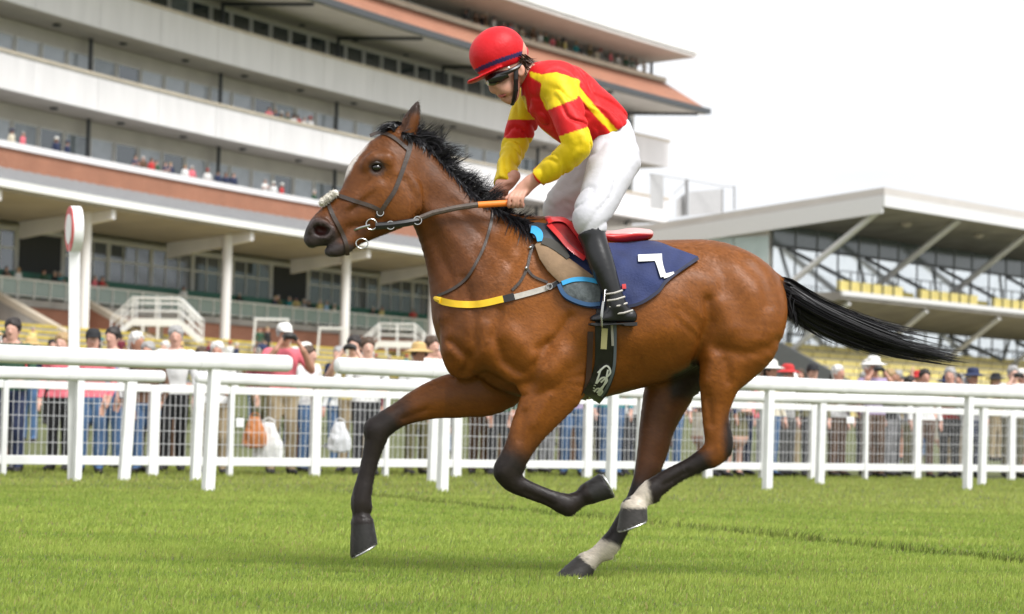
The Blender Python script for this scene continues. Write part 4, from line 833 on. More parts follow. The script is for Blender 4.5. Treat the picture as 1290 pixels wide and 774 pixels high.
HF.chain(rows([(912, 534, -.125, 6, .016), (914, 552, -.12, 8, .02), (913, 567, -.118, 8.5, .024), (897, 581, -.112, 7, .022)]), k=0.025, n=3)   # point of hock
HF.chain(rows([(834, 545, .128, 6, .016), (834, 566, .125, 7.5, .02), (824, 590, .12, 7, .02)]), k=0.025, n=3)
HF.ell(HP(717, 645, -.115), (5 / S_H, .018, 5 / S_H), k=0.02); HF.ell(HP(823, 628, -.1), (6 / S_H, .018, 5 / S_H), k=0.02)
HF.ell(HP(464, 640, .13), (4.5 / S_H, .018, 6 / S_H), k=0.02); HF.ell(HP(765, 701, .1), (7 / S_H, .018, 5 / S_H), k=0.02)
# hooves: coronet centre, sole centre, sole normal, radii
HOOF = {'NF': ((741, 622, -.11), (764, 611, -.11), (.86, -.5), 13.5, 17.5), 'FF': ((456, 660, .13), (459, 694, .13), (.5, .86), 14.5, 17.5), 'NH': ((798, 640, -.1), (797, 663, -.1), (.36, .93), 16, 19), 'FH': ((738, 709, .1), (722, 730, .1), (0, 1), 14, 19.5)}
HOOFP = {}
for kx, (c, s_, nr, r0, r1) in HOOF.items():
    a, b = HP(*c), HP(*s_); nz_ = np.array([nr[0] * math.cos(-ROLL) - 0, 0, -nr[1]]); nz_ /= np.linalg.norm(nz_); ext = b + (b - a) * 0.8
    ra, rb_ = r0 / S_H, r1 / S_H; T = Field(np.minimum(a, ext) - .1, np.maximum(a, ext) + .1, HF.h)
    sl, _ = HF.sub(T.lo, T.lo + T.h * T.n); T = Field([HF.ax[j][sl[j]][0] for j in range(3)], [HF.ax[j][sl[j]][-1] - 1e-4 for j in range(3)], HF.h)
    T.chain([(*a, ra, ra * .95), (*ext, ra + (rb_ - ra) * 1.8, (ra + (rb_ - ra) * 1.8) * .92)], k=0)
    if kx == 'FH': b[2] = max(b[2], 0.004)
    T.cut(b, nz_); m_ = tuple(min(T.f.shape[j], HF.f[sl].shape[j]) for j in range(3)); s2 = tuple(slice(sl[j].start, sl[j].start + m_[j]) for j in range(3))
    HF.merge(s2, T.f[:m_[0], :m_[1], :m_[2]], 0.008); HF.cut(b, nz_, lo=b - .075, hi=b + .075); HOOFP[kx] = (a, b, nz_, ra, rb_)
# chest, shoulder and haunch masses on both sides
for sgn in (-1, 1):
    HF.chain(rows([(672, 315, sgn * .1, 22, .05), (640, 370, sgn * .14, 32, .06), (608, 425, sgn * .13, 34, .07), (590, 450, sgn * .1, 26, .06)]), k=0.05, n=4)
    HF.chain(rows([(665, 425, sgn * .165, 34, .06), (700, 455, sgn * .17, 30, .05)]), k=0.05, n=2)
    HF.ell(HP(582, 442, sgn * .07), (25 / S_H, .055, 36 / S_H), k=0.04)
HF.ell(HP(960, 397, -.1), (26 / S_H, .085, 40 / S_H), k=0.04); HF.ell(HP(952, 395, .1), (26 / S_H, .085, 40 / S_H), k=0.04)
# tail dock
HF.chain(rows([(962, 352, 0, 14, .04), (984, 362, 0, 12, .035), (1000, 378, 0, 9, .03)]), k=0.03, n=3)
# muscle relief: ridges (+) and grooves (-) drawn on the side view, amplitude in metres
RELIEF = [
    (-.013, 7, [(612, 470), (640, 488), (668, 482)]), (-.012, 6, [(628, 392), (622, 425), (634, 455), (655, 470)]), (-.010, 6, [(676, 440), (700, 425), (716, 400)]), (-.014, 7, [(690, 436), (672, 462), (668, 490)]),
    (+.012, 13, [(640, 420), (665, 450)]), (+.012, 15, [(705, 452), (690, 470)]), (+.010, 16, [(600, 412), (606, 440)]), (-.012, 6, [(585, 350), (596, 390), (598, 440), (585, 470)]), (-.010, 5, [(570, 430), (592, 452), (600, 468)]),
    (+.008, 9, [(560, 400), (566, 440)]), (-.009, 7, [(548, 300), (568, 340), (580, 372)]), (+.008, 10, [(545, 262), (585, 312), (605, 352)]), (-.007, 8, [(575, 255), (610, 295), (640, 330)]), (-.008, 8, [(655, 320), (630, 370), (612, 400)]),
    (-.016, 7, [(888, 380), (890, 405), (883, 430), (879, 455)]), (+.013, 13, [(905, 385), (915, 412)]), (+.009, 20, [(950, 370), (972, 398), (965, 425)]), (-.009, 9, [(932, 322), (956, 352), (962, 385)]), (-.010, 8, [(905, 440), (935, 446), (960, 440), (978, 430)]),
    (-.009, 6, [(912, 455), (916, 480)]), (+.009, 8, [(895, 450), (890, 480)]), (+.009, 16, [(870, 345), (895, 355)]), (-.004, 12, [(880, 330), (905, 345), (925, 375)]), (+.010, 20, [(800, 430), (830, 420)]), (-.004, 4, [(850, 390), (872, 408), (884, 420)]), (-.003, 3.5, [(845, 402), (862, 416), (880, 428)]), (-.003, 3.5, [(852, 382), (868, 398), (884, 410)]),
    (-.007, 4, [(660, 520), (655, 555)]), (+.006, 6, [(690, 500), (672, 535)]), (-.006, 4, [(545, 516), (515, 528)]), (-.008, 4, [(893, 500), (897, 535)]), (-.006, 3, [(662, 620), (700, 636)]), (-.006, 3, [(870, 594), (838, 612)]),
    (-.008, 5, [(512, 225), (526, 250), (524, 275)]), (-.006, 5, [(488, 222), (470, 240), (445, 262)]), (-.004, 3, [(470, 224), (458, 236), (452, 250)]), (+.005, 5, [(492, 196), (500, 215)]), (-.005, 4, [(425, 262), (418, 275), (415, 290)]), (-.005, 4, [(440, 284), (462, 282)])]
_UU, _ZZ = np.meshgrid(HF.ax[0], HF.ax[2], indexing='ij')
_pw = H_O + _UU[..., None] * H_EU - 0.18 * H_EW + _ZZ[..., None] * np.array([0, 0, 1.0]); _pp = proj(_pw)
_dis = np.zeros(_UU.shape)
for amp, sg_, ln in RELIEF:
    d_, fr_ = seg_dist(_pp, ln); _dis += 1.15 * amp * np.exp(-(d_ / sg_) ** 2)
_wv = vnoise(np.stack([_pp[..., 0] * .045, _pp[..., 1] * .045, 0 * _UU], -1), 1.0, 3) * .0022
_msk = sstep(0.035, 0.09, np.abs(HF.ax[1]))
HF.f -= (_dis + _wv)[:, None, :].astype(np.float32) * _msk[None, :, None].astype(np.float32)
HV, HQ = HF.mesh(smooth=2)
# keep the largest shell: drop faces of stray islands by vertex connectivity is not needed, fields overlap
pxw = proj(h_world(HV)); W_ = HV[:, 1]
BAY = np.array([.245, .076, .0095]); DK = np.array([.085, .034, .016]); BLK = np.array([.012, .011, .011]); WHT = np.array([.62, .55, .46]); GREY = np.array([.05, .042, .042])
C = np.tile(BAY, (len(HV), 1)); PX, PY = pxw[:, 0], pxw[:, 1]
def blend(C, c, f): return C * (1 - f[:, None]) + np.asarray(c) * f[:, None]
n1 = vnoise(HV, 3.0, 1); n2 = vnoise(HV, 14.0, 2)
C = C * (1 + .10 * n1 + .05 * n2)[:, None]
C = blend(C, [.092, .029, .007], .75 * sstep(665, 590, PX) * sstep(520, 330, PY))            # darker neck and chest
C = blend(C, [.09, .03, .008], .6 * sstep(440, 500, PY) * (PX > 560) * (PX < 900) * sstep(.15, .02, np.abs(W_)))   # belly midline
C = blend(C, [.24, .076, .009], .6 * np.exp(-(((PX - 500) / 45) ** 2 + ((PY - 235) / 50) ** 2)) * (PX < 540) * (PY < 310))
leg_px = lambda L: [(r[0], r[1]) for r in L]
def legmask(L, i0, side, reach):
    d, fr = seg_dist(pxw, leg_px(L)[i0:]); return (d < reach) & ((W_ < -.02) if side < 0 else (W_ > .02)), fr
m, fr = legmask(LEG_NF, 3, -1, 34); C = blend(C, BLK, m * sstep(.10, .40, fr + .04 * n2) * .97)
m, fr = legmask(LEG_FF, 2, 1, 34); C = blend(C, BLK, m * sstep(.16, .42, fr + .04 * n2) * .97)
m, fr = legmask(LEG_NH, 5, -1, 40); C = blend(C, BLK, m * np.maximum(sstep(.28, .44, fr + .03 * n2), sstep(904, 918, PX) * sstep(505, 540, PY)) * .97)
m, fr = legmask(LEG_FH, 2, 1, 45); C = blend(C, DK, m * .75 * sstep(.0, .2, fr)); C = blend(C, BLK, m * sstep(.36, .56, fr + .04 * n2) * .97)
m, fr = legmask(LEG_NH, 5, -1, 40); C = blend(C, WHT, m * sstep(819, 811, PX + 4 * n2 - .3 * (PY - 610)) * (PX < 835) * (PY > 590))
m, fr = legmask(LEG_FH, 7, 1, 40); C = blend(C, WHT, m * sstep(676, 684, PY + 4 * n2 - .35 * (PX - 765)))
for kx, (a, b, nz_, ra, rb_) in HOOFP.items():
    ax = (b - a) / np.linalg.norm(b - a); t = (HV - a) @ ax; rad = np.linalg.norm(HV - a - t[:, None] * ax, axis=1)
    ms = sstep(-.004, .004, t + .004 * n2) * (rad < .1) * (t < .16); hc = np.array([.055, .05, .047]) if kx in ('NH', 'FH') else np.array([.03, .028, .027])
    C = blend(C, hc * (1 + .25 * vnoise(HV * [1, 1, 5], 30, 5)[:, None]) if False else hc, ms)
    sole = sstep(-.010, -.004, (HV - b) @ nz_) * (rad < .09) * (t > 0) * (t < .16); C = blend(C, [.2, .19, .18], .7 * sole)
C = blend(C, BLK * 1.3, (PX > 966) * sstep(352, 358, PY) * sstep(975, 985, PX) * (np.abs(W_) < .06) * .95)
# face: dark muzzle, blaze, dark ear tips
dm = np.hypot((PX - 398) / 34, (PY - 302) / 30); C = blend(C, GREY, sstep(1.1, .65, dm + .12 * n2) * (PX < 450) * .92)
C = blend(C, GREY * .9, sstep(304, 310, PY) * (PX < 446) * (PX > 380) * .9)
dnos = np.hypot((PX - 403.5) / 9.5, (PY - 290.5) / 7); C = blend(C, [.055, .014, .012], sstep(1.0, .7, dnos) * (W_ < -.04))
fd, ff = seg_dist(pxw, [(462, 172), (440, 205), (428, 226), (408, 248)])
C = blend(C, [.68, .63, .58], sstep(8.0 + 3 * n2, 4.5, fd) * (np.abs(W_ - (wh(.5))) < .044 + .01 * n1))
ed, _ = seg_dist(pxw, [(474.5, 211), (475, 211.1)]); C = blend(C, BLK * 2, sstep(14, 8, ed) * (PX < 540) * .75)
C = blend(C, BLK * 1.6, (PX > 495) * (PX < 535) * sstep(150, 138, PY) * .8)
C = blend(C, BLK * 2, sstep(8, 4, seg_dist(pxw, [(509, 160), (519, 138)])[0]) * (PX < 516) * .5)
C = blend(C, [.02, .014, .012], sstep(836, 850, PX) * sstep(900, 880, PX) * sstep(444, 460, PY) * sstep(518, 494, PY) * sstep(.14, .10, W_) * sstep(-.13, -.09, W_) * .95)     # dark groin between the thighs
C = np.clip(C, 0.004, 1)
M_COAT = mat('bay_coat', rough=0.44, var=0.07, scale=26, bump=0.10, bscale=220, spec=0.34, attr='coat', sheen=0.0, stretch=(1, 1, 2.2))
horse = tag(empty('horse', H_O, H_TH), 'galloping bay racehorse with white hind socks wearing a bridle', 'horse')
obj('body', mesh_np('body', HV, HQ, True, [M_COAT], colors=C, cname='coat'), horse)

# short lying coat hair, coloured like the skin under it
g = np.random.default_rng(17); n = 230000; fq = g.integers(0, len(HQ), n); bc = g.random((n, 2)); hv = HV[HQ[fq]]; P0 = (hv[:, 0] * (1 - bc[:, :1]) + hv[:, 1] * bc[:, :1]) * (1 - bc[:, 1:]) + (hv[:, 3] * (1 - bc[:, :1]) + hv[:, 2] * bc[:, :1]) * bc[:, 1:]
nrm = normals_of(HV, HQ)[HQ[fq, 0]]; fl = np.tile(np.array([.8, 0, -.6]), (n, 1)) + .35 * np.stack([vnoise(P0, 5, 1), vnoise(P0, 5, 2) * .5, vnoise(P0, 5, 3)], -1) + .12 * g.normal(size=(n, 3)); fl -= nrm * (fl * nrm).sum(1, keepdims=True); fl /= np.linalg.norm(fl, axis=1, keepdims=True) + 1e-9
sd = np.cross(nrm, fl); ln_ = g.uniform(.010, .022, n)[:, None]; wd = g.uniform(.0007, .0013, n)[:, None]; A_ = P0 + nrm * .0003; B_ = A_ + fl * ln_ + nrm * g.uniform(.0005, .0022, n)[:, None]
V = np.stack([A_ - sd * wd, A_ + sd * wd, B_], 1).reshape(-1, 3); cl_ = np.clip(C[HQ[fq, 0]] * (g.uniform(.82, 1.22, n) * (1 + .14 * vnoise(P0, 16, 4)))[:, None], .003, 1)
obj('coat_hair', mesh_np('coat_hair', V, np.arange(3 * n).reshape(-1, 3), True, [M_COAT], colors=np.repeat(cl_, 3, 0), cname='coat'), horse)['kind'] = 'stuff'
# near-side skin depth map w(u,z) for laying tack on
_neg = HF.f < 0; _fi = np.argmax(_neg, axis=1); _has = _neg.any(axis=1); _i0 = np.clip(_fi - 1, 0, None)
_fa = np.take_along_axis(HF.f, _i0[:, None, :], 1)[:, 0]; _fb = np.take_along_axis(HF.f, _fi[:, None, :], 1)[:, 0]
_ws = HF.ax[1][_i0] + HF.h * np.where(_fi > 0, _fa / np.where(np.abs(_fa - _fb) < 1e-9, 1, _fa - _fb), 0)
_ws = np.where(_has, _ws, np.nan)
for _ in range(14):          # let the map run on past the outline
    p = np.pad(_ws, 1, constant_values=np.nan); nb = np.stack([p[:-2, 1:-1], p[2:, 1:-1], p[1:-1, :-2], p[1:-1, 2:]])
    cn = (~np.isnan(nb)).sum(0); av = np.where(cn > 0, np.nansum(nb, 0) / np.maximum(cn, 1), np.nan); _ws = np.where(np.isnan(_ws), av + .006, _ws)
_ws = np.where(np.isnan(_ws), -.1, _ws)
for _ in range(2): p = np.pad(_ws, 1, mode='edge'); _ws = (p[:-2, 1:-1] + p[2:, 1:-1] + p[1:-1, :-2] + p[1:-1, 2:] + 2 * _ws) / 6
def skin_w(u, z):
    i = np.clip((np.asarray(u) - HF.lo[0]) / HF.h, 0, HF.n[0] - 1.01); k = np.clip((np.asarray(z) - HF.lo[2]) / HF.h, 0, HF.n[2] - 1.01); a = i.astype(int); c = k.astype(int); fi, fk = i - a, k - c
    return _ws[a, c] * (1 - fi) * (1 - fk) + _ws[a + 1, c] * fi * (1 - fk) + _ws[a, c + 1] * (1 - fi) * fk + _ws[a + 1, c + 1] * fi * fk
def on_skin(px, py, off=0.006):
    w = -.2
    for _ in range(5): p = HP(px, py, w); w = float(skin_w(p[0], p[2])) - off
    return HP(px, py, w)
def ribbons(paths, width, taper=0.15, seed=1, cross=False):
    """paths (n,k,3) -> hair ribbons; width (n,)"""
    g = np.random.default_rng(seed); n, k, _ = paths.shape; d = np.gradient(paths, axis=1); d /= np.linalg.norm(d, axis=2, keepdims=True) + 1e-9
    r = g.normal(size=(n, 1, 3)); s = np.cross(d, np.broadcast_to(r, d.shape)); s /= np.linalg.norm(s, axis=2, keepdims=True) + 1e-9
    t = np.linspace(0, 1, k)[None, :, None]; w = np.asarray(width)[:, None, None] * (1 - (1 - taper) * t ** 1.5) * .5
    V = np.concatenate([paths - s * w, paths + s * w], 2).reshape(n, k, 2, 3).reshape(-1, 3)
    b = (np.arange(n) * k * 2)[:, None] + (np.arange(k - 1) * 2)[None]; Q = np.stack([b, b + 1, b + 3, b + 2], -1).reshape(-1, 4)
    return V, Q
M_HAIR = mat('black_hair', (.011, .010, .012), rough=0.42, var=0.5, scale=40, spec=0.35)
def hair_obj(name, paths, width, parent, m=None, seed=1):
    V, Q = ribbons(paths, width, seed=seed); return obj(name, mesh_np(name, V, Q, True, [m or M_HAIR]), parent)
# mane: locks rooted along the crest, thrown up and back
g = np.random.default_rng(3); crest = catmull(np.array([(506, 168), (522, 172), (535, 181), (560, 207), (590, 240), (622, 261), (650, 276), (672, 284)], float), 12)
NL, NS = 130, 34; n = NL * NS; lf = np.sort(g.random(NL)); fr = np.clip(np.repeat(lf, NS) + g.normal(0, .018, n), 0, .999); ti = fr * (len(crest) - 1.01); i0 = ti.astype(int); cp = crest[i0] + (crest[i0 + 1] - crest[i0]) * (ti - i0)[:, None]
L_l = np.repeat(g.uniform(9, 33, NL) * (.75 + .4 * np.sin(np.clip(lf * 1.15, 0, 1) * math.pi)), NS) * g.uniform(.75, 1.08, n); A_l = np.repeat(np.radians(g.normal(-52, 17, NL) + 30 * lf), NS) + g.normal(0, .13, n); B_l = np.repeat(g.normal(.55, .5, NL), NS) + g.normal(0, .12, n); W_l = np.repeat(g.normal(-.002, .028, NL), NS); wr = g.normal(0, .014, n); ph = np.repeat(g.uniform(0, 6, NL), NS)
tip = np.repeat(np.stack([np.interp(lf, np.linspace(0, 1, len(crest)), crest[:, c]) for c in (0, 1)], 1), NS, 0)
P = np.zeros((n, 8, 3))
for k in range(8):
    t = k / 7; a = A_l + B_l * t * .8; base = cp * (1 - .55 * t) + tip * .55 * t
    x = base[:, 0] + np.cos(a) * L_l * t - 3 * (1 - t) + 1.6 * np.sin(ph + 5 * t) * t; y = base[:, 1] + 5 * (1 - t) + np.sin(a) * L_l * t + 1.2 * np.cos(ph + 4 * t) * t
    for j in range(n): P[j, k] = HP(x[j], y[j], 0)
    P[:, k, 1] = wr * (1 - .5 * t) + W_l * t
hair_obj('mane', P, g.uniform(.0018, .004, n), horse)
# short mane hair lying on the near side of the crest
n = 1100; ti = g.random(n) * (len(crest) - 1.01); i0 = ti.astype(int); cp = crest[i0] + (crest[i0 + 1] - crest[i0]) * (ti - i0)[:, None]; fr = ti / (len(crest) - 1); P = np.zeros((n, 5, 3)); ln_ = g.uniform(6, 15, n) * (1 + 1.3 * sstep(.6, 1, fr)) ; ang = np.radians(g.normal(50, 25, n))
for j in range(n):
    for k in range(5):
        t = k / 4; q = on_skin(cp[j, 0] + math.cos(ang[j]) * ln_[j] * t, cp[j, 1] - 1 + math.sin(ang[j]) * ln_[j] * t, .006 + .008 * t); P[j, k] = q
hair_obj('mane', P, g.uniform(.005, .009, n), horse, seed=4)
# forelock
n = 300; P = np.zeros((n, 6, 3)); g2 = g.normal(size=(n, 4))
for j in range(n):
    a = np.array([507 + 4 * g2[j, 0], 163 + 3 * g2[j, 1]]); b = np.array([483 + 5 * g2[j, 2], 165 + 2.5 * g2[j, 3]])
    for k in range(6):
        t = k / 5; q = a + (b - a) * t + np.array([0, -6 * math.sin(t * math.pi)]); P[j, k] = HP(q[0], q[1], wh(.1) + .02 * g2[j, 0] + .01 * g2[j, 2] * t)
hair_obj('forelock', P, np.full(n, .006), horse, seed=5)
# tail
spine = catmull(np.array([(983, 364), (1002, 378), (1030, 396), (1070, 415), (1115, 432), (1155, 443), (1196, 452), (1225, 457)], float), 4); K = 11; NL, NS = 110, 36; n = NL * NS; P = np.zeros((n, K, 3))
rp_ = lambda v: np.repeat(v, NS)
aL = g.normal(0, 1, NL); bL = g.normal(0, 1, NL); eL = np.clip(.71 + .11 * g.normal(size=NL) - .10 * np.abs(aL), .35, .93); cL = g.normal(0, 1, NL); pL = g.uniform(0, 6.28, NL); strayL = g.random(NL) < .3; uL = np.where(strayL, g.uniform(8, 52, NL), 0)
a_s = g.normal(0, .30, n); b_s = g.normal(0, .30, n); e_s = np.clip(rp_(eL) + .05 * g.normal(size=n), .3, .995); st0 = g.random(n) * .1; thin = rp_(strayL)
hw_x = [0, .1, .22, .4, .6, .8, 1]; hw_y = [10, 14, 14, 14, 12, 8, 4]
for k in range(K):
    q_ = k / (K - 1); t = np.clip(st0 + (e_s - st0) * q_, 0, .999); q = t * (len(spine) - 1.01); i0 = q.astype(int); sp = spine[i0] + (spine[i0 + 1] - spine[i0]) * (q - i0)[:, None]; h_ = np.interp(t, hw_x, hw_y); cl = 1 - .65 * q_
    dy = h_ * np.clip(rp_(aL) * .62 + a_s * cl * np.where(thin, .6, 1), -1.5, 1.5) + 2.6 * np.sin(rp_(pL) + 6 * t) * t - rp_(uL) * t ** 1.5 * (1.15 - .45 * t) + 3 * rp_(cL) * t * t; dx = 3 * b_s
    for j in range(n): P[j, k] = HP(sp[j, 0] + dx[j], sp[j, 1] + dy[j], 0)
    P[:, k, 1] = (rp_(bL) + b_s * cl) * (.016 + .034 * np.sin(np.clip(t, 0, 1) * 2.6))
hair_obj('tail', P, np.where(thin, g.uniform(.0018, .003, n), g.uniform(.003, .006, n)), horse, seed=6)
# short curl of hair hanging below the dock
n = 320; P = np.zeros((n, 6, 3)); a = g.normal(size=(n, 3))
for j in range(n):
    for k in range(6):
        t = k / 5; P[j, k] = HP(996 + 5 * a[j, 0] + 10 * t * math.sin(3 * t + a[j, 1] * .3) + 3 * a[j, 1] * t, 376 + 6 * a[j, 2] + (28 + 8 * a[j, 0]) * t, .03 * a[j, 1])
hair_obj('tail', P, np.full(n, .0035), horse, seed=7)
M_EYE = mat('wet_eye', (.006, .004, .003), rough=0.05, var=0.0, coat=1.0)
for sgn in (-1, 1):
    c = HP(474.5, 211.3, wh(.28) + sgn * .078); MB().sphere((0, 0, 0), 1.0, 20, 12, (.023, .018, .0165)).build('eye', M_EYE, horse, True, loc=c)
    lid = MB().tube([HP(474.5 + 9.0 * math.cos(t), 211 + 6.0 * math.sin(t) * (1 if True else 1), wh(.28) + sgn * (.096 - .012 * abs(math.cos(t)))) for t in np.linspace(math.pi * 1.02, math.pi * 1.98, 9)], .0075, 6).build('eyelid', mat('dark_skin', (.03, .018, .014), .5), horse, True)
M_STEEL = mat('shoe_metal', (.55, .55, .54), .35, .9, .1)
for kx, (a, b, nz_, ra, rb_) in HOOFP.items():
    t1 = np.array([-nz_[2], 0, nz_[0]]); s_ = MB(); s_.torus(b + nz_ * .001 - t1 * .0, rb_ * .98, .0045, (t1, np.array([0, .92, 0]), nz_), 22, 6, R_(35) + (math.pi if t1[0] > 0 and kx in ('FH', 'NH', 'FF') else 0) * 0, R_(325)); s_.build('horseshoe', M_STEEL, horse, True)
# ------------------------------------------------------------------ tack
def px_line(L, n=5): return catmull(np.array(L, float), n) if len(L) > 2 else np.array([np.array(L[0]) + (np.array(L[1]) - np.array(L[0])) * t for t in np.linspace(0, 1, 6)], float)
def strap(mb, L, wid, off=.008, th=.004, n=5, wfix=None):
    """leather strap lying on the near side of the horse along photo points L; wid in px (scalar or per point)"""
    P = px_line(L, n); d = np.gradient(P, axis=0); d /= np.linalg.norm(d, axis=1, keepdims=True) + 1e-9; nr = np.stack([-d[:, 1], d[:, 0]], 1)
    wd = np.interp(np.linspace(0, 1, len(P)), np.linspace(0, 1, len(wid)), wid) if hasattr(wid, '__len__') else np.full(len(P), wid)
    V = []; Fc = []
    for i in range(len(P)):
        for s_ in (-.5, .5):
            q = P[i] + nr[i] * wd[i] * s_; p = on_skin(q[0], q[1], off)
            if wfix is not None: p = HP(q[0], q[1], wfix[0] + (wfix[1] - wfix[0]) * i / (len(P) - 1))
            V += [p, p + np.array([0, th + .002, 0])]
    for i in range(len(P) - 1):
        a = i * 4; b = a + 4; Fc += [(a, a + 2, b + 2, b), (a + 1, b + 1, b + 3, a + 3), (a, b, b + 1, a + 1), (a + 2, a + 3, b + 3, b + 2)]
    e = (len(P) - 1) * 4; Fc += [(0, 1, 3, 2), (e, e + 2, e + 3, e + 1)]
    return mb.add(V, Fc)
def patch(name, poly, off, th, m, parent, rings=5, n=4, puff=0.0, wob=0.0):
    """padded sheet on the near flank bounded by a closed photo outline"""
    Q = np.array(poly, float); P = np.vstack([Q[i] + (Q[(i + 1) % len(Q)] - Q[i]) * t for i in range(len(Q)) for t in np.arange(n) / n]); c = P.mean(0); N = len(P); V = []; Fc = []
    for k in range(rings):
        s_ = 1 - k / rings
        for p in P:
            q = c + (p - c) * s_; w_ = on_skin(q[0], q[1], off + puff * (1 - s_ ** 3)); w_[1] += wob * math.sin(q[0] * .35) * math.cos(q[1] * .2); V.append(w_)
    V.append(on_skin(c[0], c[1], off + puff)); ci = len(V) - 1
    for k in range(rings - 1):
        for i in range(N): Fc.append((k * N + i, k * N + (i + 1) % N, (k + 1) * N + (i + 1) % N, (k + 1) * N + i))
    for i in range(N): Fc.append(((rings - 1) * N + i, (rings - 1) * N + (i + 1) % N, ci))
    b0 = len(V); V += [V[i] + np.array([0, th, 0]) for i in range(N)]
    for i in range(N): Fc.append((i, b0 + i, b0 + (i + 1) % N, (i + 1) % N))
    return obj(name, MB().add(V, Fc).me(name, m, True), parent)
M_LEA = mat('dark_leather', (.045, .03, .022), .42, var=.25, scale=30, bump=.15, bscale=150)
M_BLEA = mat('black_leather', (.014, .013, .014), .32, var=.3, scale=30)
M_REIN = mat('rein_rubber', (.10, .075, .06), .6, var=.2, scale=60, bump=.3, bscale=200)
M_BIT = mat('bit_metal', (.5, .5, .49), .22, .95, .06)
M_ORG = mat('orange_grip', (.85, .22, .02), .5, var=.06, scale=50)
M_YEL = mat('yellow_sleeve', (.80, .50, .015), .55, var=.06, scale=30, bump=.1)
M_GRYW = mat('grey_white_strap', (.45, .42, .38), .6, var=.15, scale=40)
M_FLUFF = mat('sheepskin', (.78, .74, .66), .95, var=.15, scale=60, bump=.9, bscale=120)
bridle = tag(empty('bridle', H_O, H_TH), 'dark leather bridle with sheepskin noseband on the bay horse head', 'bridle')
def part(name, mb, m, parent, smooth=True): return mb.build(name, m, parent, smooth)
part('browband', strap(MB(), [(466, 171), (476, 167.5), (488, 169), (500, 176), (514, 188)], 4.2), M_LEA, bridle)
part('cheekpiece', strap(MB(), [(519, 169), (516, 188), (509, 210), (498, 239), (487, 256), (475, 274)], [6, 6, 5.5, 5.5, 5.5, 5]), M_LEA, bridle)
part('noseband', strap(MB(), [(404, 252), (412, 247), (424, 246), (446, 253), (468, 260), (480, 266)], 5), M_LEA, bridle)
part('chin_strap', strap(MB(), [(411, 250), (419, 270), (429, 289), (436, 306), (438, 322)], 5), M_LEA, bridle)
fl = MB()
for i, (x, y) in enumerate([(406, 256), (410, 253), (414, 250), (418, 247), (422, 244)]):
    p = HP(x, y, wh(.75) - .022 + .006 * (i % 2)); fl.sphere(p, 4.6 / S_H, 12, 8, (1, 2.4, 1))
part('sheepskin_roll', fl, M_FLUFF, bridle)
g = np.random.default_rng(5); _c = np.array([HP(406 + 16 * t, 256 - 12 * t, wh(.75) - .022) for t in g.random(1500)]); _d = g.normal(size=(1500, 3)); _d /= np.linalg.norm(_d, axis=1, keepdims=True); _d2 = _d + .5 * g.normal(size=(1500, 3))
hair_obj('sheepskin_pile', np.stack([_c + _d * [.014, .036, .014], _c + _d * [.016, .039, .016], _c + _d * [.017, .040, .017] + _d2 * .005], 1), g.uniform(.002, .004, 1500), bridle, M_FLUFF, 3)['kind'] = 'stuff'
AXW = (np.array([1.0, 0, 0]), np.array([0, 0, 1.0]), np.array([0, 1.0, 0]))
bw = float(on_skin(468, 283)[1]) - .012
part('bit_ring', MB().torus(HP(468, 283, bw), 6.6 / S_H, .0034, AXW, 24, 8), M_BIT, bridle)
part('bit_loop', MB().torus(HP(456, 307, bw + .012), 6.0 / S_H, .0024, AXW, 24, 8, sx=1.25), M_BIT, bridle)
part('bit_bar', MB().tube([HP(466, 284, bw), HP(455, 287, bw), HP(444, 291, bw + .03)], .006, 8), M_BIT, bridle)
part('buckle', MB().torus(HP(479, 268, bw), 4.2 / S_H, .003, AXW, 14, 6), M_BIT, bridle)
part('buckle', MB().torus(HP(484, 262, bw + .004), 3.2 / S_H, .003, AXW, 14, 6), M_BLEA, bridle)
reins = tag(empty('reins', H_O, H_TH), 'long brown reins with an orange rubber grip running from bit to hands', 'reins')
def wide_tube(L, r, n=8, sq=1.0): return MB().tube([HP(*p) for p in L], r, n, True, sq)
part('bit_end', wide_tube([(473, 285, bw), (490, 284, bw - .004), (512, 281, bw - .006), (527, 278, bw)], .016, 8, 1.0), M_BLEA, reins)
for x, y in ((492, 284), (526, 278)): part('rein_ring', MB().torus(HP(x, y, bw - .012), 5 / S_H, .003, AXW, 16, 6), M_BIT, reins)
part('rein', wide_tube([(520, 279, bw), (545, 268.5, -.125), (575, 262, -.13), (603, 258, -.13)], .0125, 8), M_REIN, reins)
part('rein_grip', wide_tube([(602, 258.5, -.13), (625, 257, -.128), (650, 255.5, -.12)], .0145, 10), M_ORG, reins)
part('rein', wide_tube([(470, 287, .04), (530, 280, .1), (590, 262, .12), (634, 246, .1)], .009, 6), M_REIN, reins)
bp = tag(empty('breastplate', H_O, H_TH), 'racing breastplate with yellow sleeve strapped across the bay horse chest', 'breastplate')
part('chest_strap', strap(MB(), [(600, 384), (641, 376), (685, 364), (703, 356), (722, 342), (745, 331)], [7, 7, 7, 6, 6, 6], .008), M_GRYW, bp)
part('yellow_sleeve', strap(MB(), [(553, 378), (562, 381), (580, 383.5), (605, 383), (637, 376)], 8.6, .012, .012), M_YEL, bp)
fr_ = MB().tube([on_skin(556, 379, .008), on_skin(552, 377.5, .004), HP(549.5, 376, -.045), HP(549, 375.5, .03), HP(553, 376, .1)], .0135, 8); part('yellow_sleeve', fr_, M_YEL, bp)
part('joining_strap', strap(MB(), [(634, 377), (648, 373.5)], 9, .013, .01), M_BLEA, bp)
part('joining_strap', strap(MB(), [(693, 362), (705, 355), (722, 342), (746, 330)], 5.5, .014, .006), M_BLEA, bp)
part('buckle', MB().torus(on_skin(692, 361, .014), 3.6 / S_H, .003, AXW, 14, 6), M_BIT, bp)
